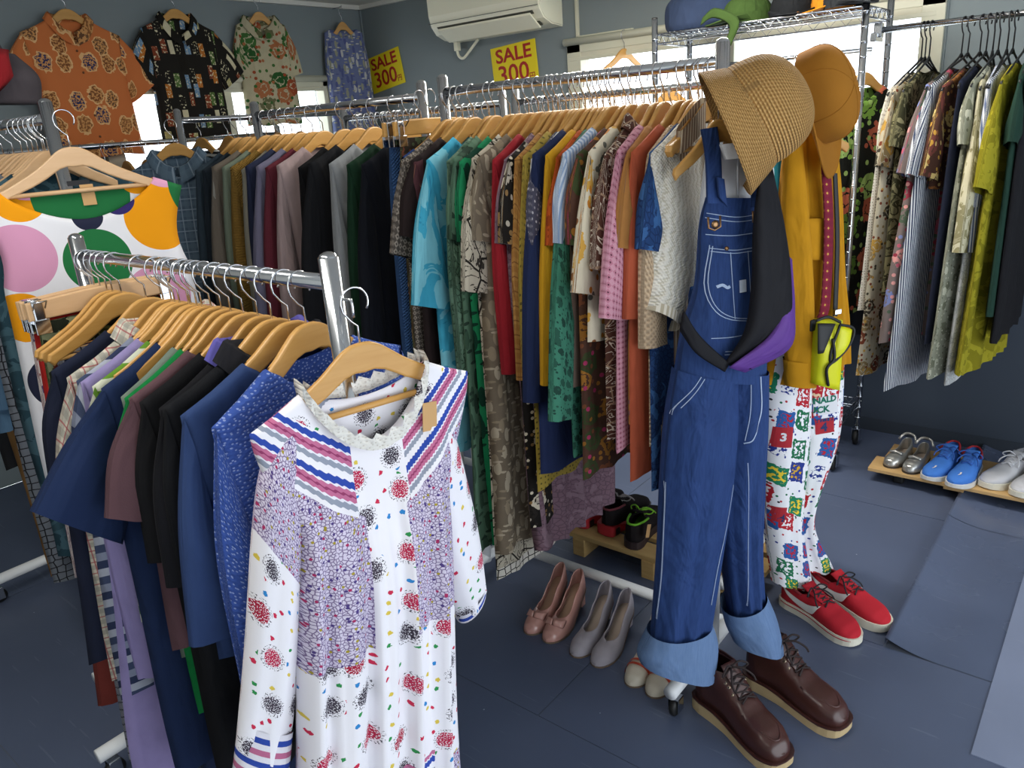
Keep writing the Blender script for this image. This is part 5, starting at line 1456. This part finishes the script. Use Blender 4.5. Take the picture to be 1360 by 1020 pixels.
# garments inside the shelf
def railS(x): return Vector((x, (SY0+SY1)/2-.05, SZ-.14+.008))
rows = [
 (-.895, 'floral_dress', 'dress', 'black dress with lime green and coral flowers', fab('bigfloral', '161814', ['7fa84a', '9ab86a', 'b5604a', '5a7a34'], .55), sl(L=1.0, W=.22, yaw=-30)),
 (-1.0, 'coat', 'coat', 'charcoal grey coat', fab('plain', '3c4148'), ll(L=1.15, yaw=-30)),
 (-1.07, 'tunic', 'tunic', 'dark brown patterned tunic', fab('bigfloral', '2a221c', ['a05a44', '4a4a3a', '7a7a4a'], .8), sl(L=.8)),
 (-1.15, 'jacket', 'jacket', 'teal green light jacket', fab('plain', '1f6a70'), ll(L=.8)),
 (-1.26, 'dress', 'dress', 'grey blue plain dress', fab('plain', '4a5868'), ll(L=.9)),
]
on_rail(rows, 'inside the wire shelf unit', railS, R(90), 'garments inside the wire shelf', seed0=10)
p_ = on_y(890, 62, SY0+.11)
hanger('empty wooden hanger on the bar inside the wire shelf unit', Vector((p_.x, SY0+.11, SZ-.132)), R(60), group='empty hangers in front of the window')
p_ = on_y(829, 55, Y1-.03)
hanger('empty wooden hanger hooked on the roller blind above the window', Vector((p_.x, Y1-.03, WB[3]+.0305)), R(82), group='empty hangers in front of the window')
# caps and bags on the top deck
def soft(name, label, px0, px1, py0, py1, Yp, th, mat, cat='bag', parts=()):
    a = on_y((px0+px1)/2, py1, Yp)
    t = thing(name, label, cat, (a.x, Yp, SZ+.008))
    x0 = on_y(px0, py1, Yp).x-a.x; x1 = on_y(px1, py1, Yp).x-a.x; h = (py1-py0)/1021*2.9
    edge_tube('body', [(x0*.75, 0, h), (x0*.98, 0, h*.7), (x0, 0, h*.2), (x0*.92, 0, 0)], [(x1*.7, 0, h*.95), (x1*.95, 0, h*.65), (x1, 0, h*.2), (x1*.95, 0, 0)], [th*.4, th*.8, th, th*.95], mat, t, rows=14, n=26, close=True, folds=(2, .01, px0))
    return t
navyb = fab('plain', '26324a'); grn_ = fab('plain', '33481e'); orn = fab('plain', 'c07a1c'); dk = fab('plain', '17191c')
b1 = soft('canvas_bag', 'dark navy canvas bag lying on the wire shelf top', 885, 990, -14, 38, 3.27, .11, navyb)
def cap_flat(label, x, y, mat, rz, s=1.0):
    M3 = Matrix.Rotation(rz, 3, 'Z')
    return cap('cap', label, Vector((x, y, SZ+.024)), M3, .085*s, .10*s, .085*s, .075*s, mat, seams=True, bill_drop=.12)
cap_flat('olive green cap resting on the wire shelf top', -1.36, 3.25, grn_, R(-40))
cap_flat('black cap resting on the wire shelf top beside the orange one', -1.19, 3.28, dk, R(20))
cap_flat('orange cap resting on the wire shelf top', -1.03, 3.30, orn, R(-25))
cap_flat('dark grey cap resting at the shelf corner post', -.97, 3.20, fab('plain', '23262a'), R(60), .8)
# green ribbon ends drooping over the deck
rbn = thing('green_ribbon', 'green ribbon drooping over the front of the wire shelf', 'ribbon', (-1.5, 3.12, SZ+.01))
edge_tube('ribbon', [(0, 0, 0), (.06, -.012, .02), (.13, -.018, -.02), (.10, -.02, -.10)], [(.01, .0, .03), (.07, -.012, .055), (.17, -.018, -.0), (.14, -.02, -.09)], .002, grn_, rbn, rows=14, n=8, close=True)

# ------------------------------------------------------------------ shoes
def shoe_w(t, toe=.5, heel=.36):
    """half-width profile 0 heel .. 1 toe (fractions of max)"""
    P = [(0, 0), (.02, .38), (.06, .60), (.14, .74), (.3, .74), (.45, .78), (.6, .93), (.72, 1.0), (.82, .96), (.9, .80), (.96, .55), (.99, .28), (1, 0)]
    for (a, va), (b_, vb) in zip(P, P[1:]):
        if t <= b_: return va+(vb-va)*(t-a)/(b_-a)
    return 0
def stations(n): return [.5-.5*math.cos(PI*i/n) for i in range(n+1)]
def lerp_prof(P, t):
    for (a, va), (b_, vb) in zip(P, P[1:]):
        if t <= b_: f = (t-a)/(b_-a); f = f*f*(3-2*f); return va+(vb-va)*f
    return P[-1][1]
def shoe_shell(L, Wd, top, z0, opening, expo=2.6, n=36, m=28, bend=.012, pointed=1.0, floor_fn=None):
    """upper; top(t) = height, opening(t) = fraction of the arch left open (0 = closed)"""
    V, F = [], []
    ts = stations(n)
    for t in ts:
        w_ = Wd*shoe_w(t)**pointed
        h = top(t); zb = z0 if floor_fn is None else floor_fn(t)
        cx = bend*math.sin(PI*t)
        op = opening(t)
        for k in range(m+1):
            a = -1+2*k/m
            # remap so the arch stops at the opening edge
            ang = PI/2*(1-op)
            th = (1-abs(a))*ang     # 0 at sole, ang at edge
            s = 1 if a > 0 else -1
            yy = s*w_*(abs(math.cos(th))**(2/expo)); zz = zb+(h-zb)*(abs(math.sin(th))**(2/expo))/(math.sin(ang)**(2/expo) if op > 0 else 1)
            V.append((t*L, yy+cx, zz))
    for i in range(n):
        o = max(opening(ts[i]), opening(ts[i+1])) > .02
        for k in range(m):
            if o and k in (m//2-1, m//2) and False: continue
            a = i*(m+1)+k
            if o and (k == m//2-1 or k == m//2):
                # gap between the two topline edges
                pass
            F.append((a, a+1, a+m+2, a+m+1))
    return V, F, ts
def shoe_upper(name, L, Wd, top, z0, opening, mat, parent, inner=None, **k):
    n, m = k.get('n', 36), k.get('m', 28)
    V, F, ts = shoe_shell(L, Wd, top, z0, opening, **k)
    # double the centre column so an open topline stays open
    V2 = []; stride = m+2
    for i in range(n+1):
        row = V[i*(m+1):(i+1)*(m+1)]
        h = m//2
        op = opening(ts[i]) > .02
        left = list(row[:h+1]); right = list(row[h:])
        if op:
            c = row[h]
            w_ = Wd*shoe_w(ts[i])**k.get('pointed', 1.0)
            e = w_*(math.cos(PI/2*(1-opening(ts[i])))**(2/k.get('expo', 2.6)))
            cx = k.get('bend', .012)*math.sin(PI*ts[i])
            left[-1] = (c[0], cx-e, c[2]); right[0] = (c[0], cx+e, c[2])
        V2 += left+right
    F2 = []
    for i in range(n):
        for q in range(m+1):
            if q == m//2: continue
            a = i*stride+q; F2.append((a, a+1, a+stride+1, a+stride))
    o = mesh(name, V2, F2, mat, parent)
    bm = bmesh.new(); bm.from_mesh(o.data); bmesh.ops.remove_doubles(bm, verts=bm.verts, dist=2e-5); bm.to_mesh(o.data); bm.free()
    md = o.modifiers.new('thick', 'SOLIDIFY'); md.thickness = .003; md.offset = 1
    return o
def sole(name, L, Wd, z0, z1, mat, parent, grow=.004, bend=.012, pointed=1.0, fn=None, n=40):
    """slab following the outline; fn(t)->(bottom, top)"""
    V, F = [], []
    ts = stations(n)
    rows = []
    for t in ts:
        w_ = Wd*shoe_w(t)**pointed+grow*min(1, shoe_w(t)*4); cx = bend*math.sin(PI*t)
        a, b_ = fn(t) if fn else (z0, z1)
        x_ = -grow+t*(L+2*grow)
        rows.append([(x_, cx-w_, b_), (x_, cx-w_, a), (x_, cx+w_, a), (x_, cx+w_, b_)])
    for r in rows: V += r
    for i in range(n):
        for k in range(4):
            a = i*4+k; b_ = i*4+(k+1) % 4; F.append((a, b_, b_+4, a+4))
    o = mesh(name, V, F, mat, parent, smooth=False)
    return o
def laces(parent, L, Wd, top, t0, t1, n, mat, bend=.012, r=.0022, wfrac=.36, bow=True, lift=.004):
    cx = lambda t: bend*math.sin(PI*t)
    for i in range(n):
        ta = t0+(t1-t0)*i/n; tb = t0+(t1-t0)*(i+1)/n
        for s in (-1, 1):
            P = []
            for j in range(7):
                f = j/6; t = ta+(tb-ta)*f
                y_ = s*Wd*wfrac*(1-2*f)
                P.append((t*L, y_+cx(t), top(t)+lift-.006*abs(1-2*f)))
            tube('lace', P, r, mat, parent, 6)
    if bow:
        t = t0; z = top(t)+lift; x_ = t*L; c = cx(t)
        for s in (-1, 1):
            tube('lace', catmull([(x_, c, z+.004), (x_+.008, c+s*.02, z+.018), (x_+.016, c+s*.042, z+.006), (x_+.008, c+s*.03, z-.006), (x_, c, z+.003)], 16), r, mat, parent, 6)
            tube('lace', catmull([(x_, c, z+.003), (x_+.02, c+s*.018, z+.006), (x_+.04, c+s*.034, z-.008), (x_+.05, c+s*.036, z-.02)], 12), r, mat, parent, 6)
leather = NB('brown_leather', .32, 0, .5, 'Object'); leather.two = False
leather.color(leather.mix(leather.noise(14, 4), '2e1614', '52302b')); leather.bump(leather.noise(70, 4), .25, .002); leather = leather.m
crepe = simple('crepe_sole', 'b9a37c', .8, 0, .3, .1, 30)
lace_dk = simple('dark_lace', '241818', .8)
eyelet = simple('eyelet', 'b0a088', .3, .8)
def heading(p_heel, p_toe): d = p_toe-p_heel; return math.atan2(d.y, d.x)
def boot(label, heel, rz, side):
    t = thing('work_boot', label, 'boot', (heel.x, heel.y, 0), rz, 'brown lace-up work boots')
    L, Wd = .285, .050
    top = lambda q: lerp_prof([(0, .168), (.12, .164), (.30, .160), (.40, .142), (.52, .108), (.66, .088), (.8, .083), (.92, .070), (1, .046)], q)
    op = lambda q: .60 if q < .30 else (.60*(1-(q-.30)/.05) if q < .35 else 0)
    fnS = lambda q: (0.0+.010*max(0, (q-.85)/.15)**2, .034-.010*smooth01((q-.25)/.3)+.006*smooth01((q-.8)/.2))
    sole('sole', L, Wd, 0, 0, crepe, t, .006, fn=fnS, pointed=.75)
    sole('welt', L, Wd, 0, 0, leather, t, .007, pointed=.75, fn=lambda q: (fnS(q)[1]-.001, fnS(q)[1]+.004))
    up = shoe_upper('upper', L, Wd, top, .03, op, leather, t, expo=3.4, pointed=.75, floor_fn=lambda q: fnS(q)[1])
    # moccasin apron seam
    P = []
    for k in range(27):
        a = -PI*.5+PI*k/26
        q = .60+.32*math.cos(a); y_ = .034*math.sin(a)*(1 if q > .5 else 1)
        P.append((q*L, y_+.012*math.sin(PI*q), top(q)*(.985-.10*(abs(y_)/.034)**3)+.001))
    tube('apron_seam', P, .0028, leather, t, 8)
    edge_tube('tongue', [(.30*L, -.024+.01, .172), (.40*L, -.024+.011, .142), (.52*L, -.02+.012, .108)], [(.30*L, .024+.01, .172), (.40*L, .024+.011, .142), (.52*L, .02+.012, .108)], .003, leather, t, rows=10, n=12, pw=.4, close=True, Y=(.6, 0, .8))
    laces(t, L, Wd, lambda q: top(q)+.004, .34, .56, 5, lace_dk, r=.0027, wfrac=.46)
    for s in (-1, 1):
        for k in range(6):
            q = .33+.042*k
            y_ = s*.026
            lathe('eyelet', [(.002, 0), (.0046, 0), (.0046, .003), (.002, .003)], eyelet, t, 10, Matrix.Translation((q*L, y_+.011, top(q)-.012+.0)) @ Matrix.Rotation(R(-s*50), 4, 'X'))
    box('pull_tab', (.004, .001, .150), (.004, .02, .03), leather, t, .001)
    tube('topline_trim', [(x_*L, y_, z_) for (x_, y_, z_) in [(.30, -.034, .151), (.2, -.032, .152), (.1, -.028, .154), (.03, -.018, .158), (.008, .0, .159), (.03, .02, .158), (.1, .034, .154), (.2, .042, .152), (.30, .044, .151)]], .003, leather, t, 8)
    return t
hl = on_z(950, 925, .03); tl_ = on_z(1048, 1012, .01)
a0 = heading(hl, tl_)
boot('brown leather lace-up boot under the overalls, left of the pair as worn by the near cuff', Vector((-.735, 1.565, 0)), R(-22), 1)['label'] = 'brown leather work boot beside the chrome caster'
boot('brown boot', Vector((-.665, 1.72, 0)), R(-14), -1)['label'] = 'brown leather work boot beside the red sneakers'

def sneaker(name, label, heel, rz, up_m, sole_m, lace_m, group, L=.275, Wd=.047, liner=None, swoosh=None, toe=None, hl=.085, s_h=.028, stripe=None, tongue_m=None):
    t = thing(name, label, 'shoe', heel, rz, group)
    top = lambda q: lerp_prof([(0, hl), (.15, hl-.006), (.30, hl-.008), (.42, hl*.98), (.55, hl*.86), (.7, hl*.70), (.85, hl*.62), (.95, hl*.48), (1, hl*.36)], q)
    op = lambda q: .58 if q < .32 else (.58*(1-(q-.32)/.06) if q < .38 else 0)
    sole('sole', L, Wd, 0, s_h, sole_m, t, .004, fn=lambda q: (.006*max(0, (q-.8)/.2)**2, s_h))
    u = shoe_upper('upper', L, Wd, top, s_h, op, up_m, t, expo=2.9)
    edge_tube('tongue', [(.29*L, -.014, hl+.016), (.40*L, -.013, hl*.99+.003), (.56*L, -.008, hl*.86)], [(.29*L, .036, hl+.016), (.40*L, .034, hl*.99+.003), (.56*L, .030, hl*.86)], .004, tongue_m or up_m, t, rows=10, n=12, pw=.4, close=True, Y=(.5, 0, .86))
    laces(t, L, Wd, lambda q: top(q)+.003, .37, .60, 4, lace_m, wfrac=.42, r=.0024)
    if liner:
        V, F, ts = shoe_shell(L*.9, Wd*.86, lambda q: .006+s_h, s_h, lambda q: 0, n=16, m=10)
        mesh('insole', [(v[0]+L*.04, v[1], s_h+.006) for v in V], F, liner, t)
        tube('collar_trim', [(x_*L, y_, z_) for (x_, y_, z_) in [(.32, -.026, hl-.006), (.2, -.024, hl-.004), (.1, -.02, hl), (.03, -.012, hl+.003), (.012, .002, hl+.004), (.03, .014, hl+.003), (.1, .026, hl), (.2, .036, hl-.004), (.32, .042, hl-.006)]], .004, liner, t, 8)
    if swoosh:
        # curved tick on the outer side, laid on the upper
        for sd_ in (-1, 1):
            bvh = BVHTree.FromPolygons([v.co.copy() for v in u.data.vertices], [tuple(p.vertices) for p in u.data.polygons])
            top_e = catmull([Vector((.05*L, 0, .080)), Vector((.22*L, 0, .064)), Vector((.40*L, 0, .058)), Vector((.56*L, 0, .070))], 18)
            bot_e = catmull([Vector((.05*L, 0, .080)), Vector((.20*L, 0, .050)), Vector((.38*L, 0, .036)), Vector((.50*L, 0, .040)), Vector((.56*L, 0, .070))], 18)
            V, F = [], []
            for p1, p2 in zip(top_e, bot_e):
                for f_ in (0, .25, .5, .75, 1):
                    p_ = p1.lerp(p2, f_)
                    h_ = bvh.ray_cast(Vector((p_.x, sd_*.2, p_.z)), Vector((0, -sd_, 0)))
                    y_ = (h_[0].y if h_[0] is not None else sd_*Wd)+sd_*.005
                    V.append((p_.x, y_, p_.z))
            F = [(5*i+k, 5*i+k+1, 5*i+k+6, 5*i+k+5) for i in range(17) for k in range(4)]
            mesh('side_tick', V, F, swoosh, t, smooth=False)
    if toe:
        V, F, ts = shoe_shell(L*.16, Wd*.7, lambda q: 0, 0, lambda q: 0, n=4, m=4)
    if stripe:
        tube('sole_line', [(q*L*1.01, -(Wd*shoe_w(q)+.0045)+.012*math.sin(PI*q), s_h*.75) for q in [.03+.94*k/24 for k in range(25)]], .0016, stripe, t, 6)
    return t
def pair(fn, heel, rz, sep, spread=0.0):
    n = Vector((-math.sin(rz), math.cos(rz), 0))
    return [(heel+n*(sep/2), rz+spread), (heel-n*(sep/2), rz-spread)]
red_s = simple('red_suede', 'b01e2c', .8, 0, .3, .08, 40, .1); off_w = simple('off_white_rubber', 'd6d2c2', .5); wht = simple('white_leather', 'd4d2cd', .4); blk_l = simple('black_lace', '14161c', .7)
sneaker('red_sneaker', 'red suede sneaker with white side tick, nearer the boots', Vector((-.715, 2.115, 0)), R(-22), red_s, off_w, blk_l, 'red sneakers', liner=simple('red_lining', '7a1820', .8), swoosh=wht, stripe=simple('sole_red', 'a83038', .6))
sneaker('red_sneaker', 'red suede sneaker tucked behind its twin under the print trousers', Vector((-.665, 2.22, 0)), R(-20), red_s, off_w, blk_l, 'red sneakers', liner=simple('red_lining', '7a1820', .8), swoosh=wht)

# pumps in a row
def pump(label, toe_px, mat, inner, cap_m=None, bow=None, stripes=None, group=None, rz=R(-84), L=.235):
    tp = on_z(toe_px[0], toe_px[1], .01)
    d = Vector((math.cos(rz), math.sin(rz), 0))
    heel = Vector((tp.x, tp.y, 0))-d*L*.97
    t = thing('pump_shoe', label, 'shoe', heel, rz, group)
    Wd = .037
    ft = lambda q: .004+.066*(1-smooth01((q-.05)/.58))    # arch of the sole
    top = lambda q: lerp_prof([(0, .128), (.08, .124), (.3, .090), (.55, .052), (.68, .048), (.8, .046), (.92, .034), (1, .014)], q)
    op = lambda q: .42 if q < .58 else (.42*max(0, 1-(q-.58)/.12)**.5 if q < .70 else 0)
    sole('sole', L, Wd, 0, 0, inner if False else simple('pump_sole', '6a5848', .6), t, .001, fn=lambda q: (ft(q)-.004, ft(q)+.001), bend=.006)
    shoe_upper('upper', L, Wd, top, 0, op, mat, t, expo=2.3, bend=.006, floor_fn=ft)
    V, F, ts = shoe_shell(L*.97, Wd*.93, lambda q: 0, 0, lambda q: 0, n=20, m=8, bend=.006)
    mesh('insole', [(v[0]+.003, v[1], ft(v[0]/L)+.003) for v in V], F, inner, t)
    prism('heel', [(.004, 0), (.026, 0), (.05, ft(.2)), (.002, ft(0))], -.014, .014, mat, t, .003)
    if bow:
        edge_tube('bow', [(.70*L, -.026, .047), (.76*L, -.02, .053), (.80*L, 0, .056)], [(.82*L, -.028, .036), (.84*L, -.02, .042), (.86*L, 0, .045)], .005, bow, t, rows=8, n=12, close=True, Y=(0, 0, 1))
        edge_tube('bow', [(.70*L, .034, .047), (.76*L, .028, .053), (.80*L, .004, .056)], [(.82*L, .034, .036), (.84*L, .028, .042), (.86*L, .004, .045)], .005, bow, t, rows=8, n=12, close=True, Y=(0, 0, 1))
    if stripes:
        for q0 in (.72, .79):
            Vs, Fs = [], []
            for q in (q0, q0+.035):
                for k in range(15):
                    a = -1+2*k/14; th = (1-abs(a))*PI/2; s = 1 if a > 0 else -1
                    w_ = Wd*shoe_w(q); Vs.append((q*L, s*(w_+.0035)*math.cos(th)**(2/2.3)+.006*math.sin(PI*q), ft(q)+(top(q)-ft(q)+.0042)*math.sin(th)**(2/2.3)))
            Fs = [(k, k+1, k+16, k+15) for k in range(14)]
            mesh('stripe', Vs, Fs, stripes, t)
    return t
pk1 = simple('blush_patent', 'b98a80', .18, 0, .6); ins = simple('tan_insole', 'a88a74', .6)
gr1 = simple('grey_suede', '9a949c', .8); ins2 = simple('beige_insole', 'a8978a', .6)
cr1 = simple('cream_leather', 'c8bfae', .45); rs = simple('red_leather', 'a83a22', .5); ins3 = simple('khaki_insole', '8f8a74', .6)
gp = 'pairs of pumps in a row on the floor'
pump('blush patent pump with a knotted bow, outermost of the row', (702, 838), pk1, ins, bow=pk1, group=gp)
pump('blush patent pump with a knotted bow, next to the grey pumps', (727, 849), pk1, ins, bow=pk1, group=gp)
pump('plain mauve grey suede pump beside the blush patent pumps', (764, 868), gr1, ins2, group=gp)
pump('plain mauve grey suede pump beside the cream striped pumps', (792, 881), gr1, ins2, group=gp)
pump('cream pump with red stripes beside the grey suede pumps', (838, 907), cr1, ins3, stripes=rs, group=gp)
pump('cream pump with red stripes under the turned-up denim cuff', (866, 921), cr1, ins3, stripes=rs, group=gp)

# slatted pallet with dark trainers
pa = thing('wooden_pallet', 'low slatted wooden pallet behind the overalls', 'pallet', (-1.13, 2.18, 0))
for y_ in (-.15, -.035, .08): box('slat', (0, y_, .078), (.72, .085, .018), pallet_wood, pa, .002)
for x_ in (-.28, .0, .28): box('bearer', (x_, -.035, .0345), (.05, .32, .069), pallet_wood, pa, .003)
dark_u = fab('plain', '1f1a1c'); red_u = simple('red_heel', 'b0222c', .6)
for i, (x_, lb) in enumerate(((-1.43, 'dark trainer with a red heel at the pallet end by the mauve lace dress'), (-1.32, 'dark trainer with a red heel, middle of the pallet'))):
    s_ = sneaker('dark_trainer', lb, Vector((x_, 2.03, .087)), R(88), dark_u, simple('dark_sole', '2a1c1e', .6), simple('grey_lace', '8a8486', .8), 'dark trainers on the pallet', L=.27, Wd=.044, liner=simple('burgundy_lining', '6a2a34', .8), hl=.10, s_h=.026)
    sole('heel_clip', .09, .043, 0, 0, red_u, s_, .006, fn=lambda q: (.004, .045-.02*q))
s_ = sneaker('green_trainer', 'black trainer with lime green lining on the pallet', Vector((-1.20, 2.0, .087)), R(95), dark_u, simple('dark_sole', '2a1c1e', .6), simple('lime_lace', '7ab82a', .7), 'dark trainers on the pallet', L=.27, Wd=.045, liner=simple('lime_lining', '6ab022', .7), hl=.09)
box('price_tag', (.02, -.055, .075), (.03, .001, .045), kraft, s_, 0, Matrix.Rotation(R(25), 3, 'Y'))

# shoe board along the back wall
bd = thing('shoe_board', 'low wooden board on small casters along the back wall', 'shoe board', (-.10, 3.25, 0))
prism('plank', [(-.63, .045), (-.63, .06), (.65, .06), (.65, .045)], -.155, -.02, board_wood, bd, .002)
prism('plank', [(-.60, .045), (-.60, .06), (.65, .06), (.65, .045)], -.012, .14, board_wood, bd, .002)
for x_ in (-.32, .3): box('batten', (x_, 0, .036), (.07, .28, .018), board_wood, bd, .002)
for x_ in (-.52, .55):
    for y_ in (-.11, .11):
        box('caster_block', (x_, y_, .022), (.04, .03, .044), rubber, bd, .008)
def place(px, py, z=.06): p_ = on_z(px, py, z); return Vector((p_.x, p_.y, z))
dn = R(-90)
def heel_for(px, py, L, rz, z=.06):
    p_ = place(px, py, z); return Vector((p_.x-math.cos(rz)*L*.97, p_.y-math.sin(rz)*L*.97, z))
# silver flats
silver = simple('silver_leather', 'b9b8b4', .3, .75)
for (px, py, lb, rz_) in ((1180, 621, 'silver ballet flat at the end of the shoe board', R(-97)), (1206, 629, 'silver ballet flat beside the blue sneakers', R(-94))):
    L = .215
    h_ = heel_for(px, py, L, rz_)
    t = thing('ballet_flat', lb, 'shoe', h_, rz_, 'silver ballet flats')
    Wd = .037
    top = lambda q: lerp_prof([(0, .062), (.1, .058), (.35, .044), (.55, .042), (.7, .046), (.85, .044), (.95, .034), (1, .016)], q)
    op = lambda q: .45 if q < .52 else (.45*max(0, 1-(q-.52)/.12)**.5 if q < .64 else 0)
    sole('sole', L, Wd, 0, .008, simple('dark_sole2', '3a342e', .6), t, .001, bend=.006)
    shoe_upper('upper', L, Wd, top, .008, op, silver, t, expo=2.4, bend=.006)
    V, F, ts = shoe_shell(L*.95, Wd*.9, lambda q: 0, 0, lambda q: 0, n=14, m=8, bend=.006)
    mesh('insole', [(v[0]+.004, v[1], .011) for v in V], F, simple('pale_insole', 'b8a698', .7), t)
    edge_tube('bow', [(.66*L, -.02, .05), (.7*L, 0, .056), (.66*L, .028, .05)], [(.74*L, -.02, .047), (.74*L, 0, .052), (.74*L, .028, .047)], .004, silver, t, rows=9, n=10, close=True, Y=(0, 0, 1))
    tube('ankle_strap', catmull([(.1*L, -.033, .055), (.02*L, -.02, .074), (.0, .0, .08), (.02*L, .022, .074), (.1*L, .036, .055)], 14), .005, silver, t, 8)
blue_s = simple('cornflower_suede', '3f76c8', .8, 0, .3, .06, 40)
for (px, py, lb, rz_) in ((1232, 638, 'blue suede sneaker beside the silver flats', R(-100)), (1266, 648, 'blue suede sneaker beside the white sneakers', R(-96))):
    L = .26
    s_ = sneaker('blue_sneaker', lb, heel_for(px, py, L, rz_), rz_, blue_s, wht, simple('blue_lace', '2f5aa8', .8), 'blue sneakers', L=L, Wd=.044, liner=simple('red_inside', 'a01c28', .7), hl=.08, s_h=.02, tongue_m=blue_s)
    # small leaping-cat mark on the toe
    mk = [(0, 0), (.010, .006), (.018, .004), (.022, .010), (.017, .010), (.009, .011), (.003, .005)]
    bvh = None
    V = [(L*.90-a, .012+b_-.008, .066) for (a, b_) in mk]
    u = [c for c in s_.children if c.name.startswith('upper')][0]
    bvh = BVHTree.FromPolygons([v.co.copy() for v in u.data.vertices], [tuple(p.vertices) for p in u.data.polygons])
    VV = []
    for v in V:
        h_ = bvh.ray_cast(Vector((v[0], v[1], .3)), Vector((0, 0, -1)))
        VV.append((v[0], v[1], (h_[0].z if h_[0] is not None else .05)+.0042))
    mesh('toe_mark', VV, [tuple(range(len(VV)))], wht, s_, smooth=False)
for (px, py, lb, rz_) in ((1308, 648, 'white canvas sneaker beside the blue sneakers', R(-112)), (1350, 660, 'white canvas sneaker farther along the board', R(-108))):
    L = .275
    sneaker('white_sneaker', lb, heel_for(px, py, L, rz_), rz_, simple('white_canvas', 'bdbdc2', .75), off_w, simple('white_lace', 'd0d0d4', .8), 'white sneakers', L=L, Wd=.047, liner=simple('grey_inside', '8a8a90', .8), hl=.085, s_h=.026, stripe=simple('tan_line', '9a7a64', .6))
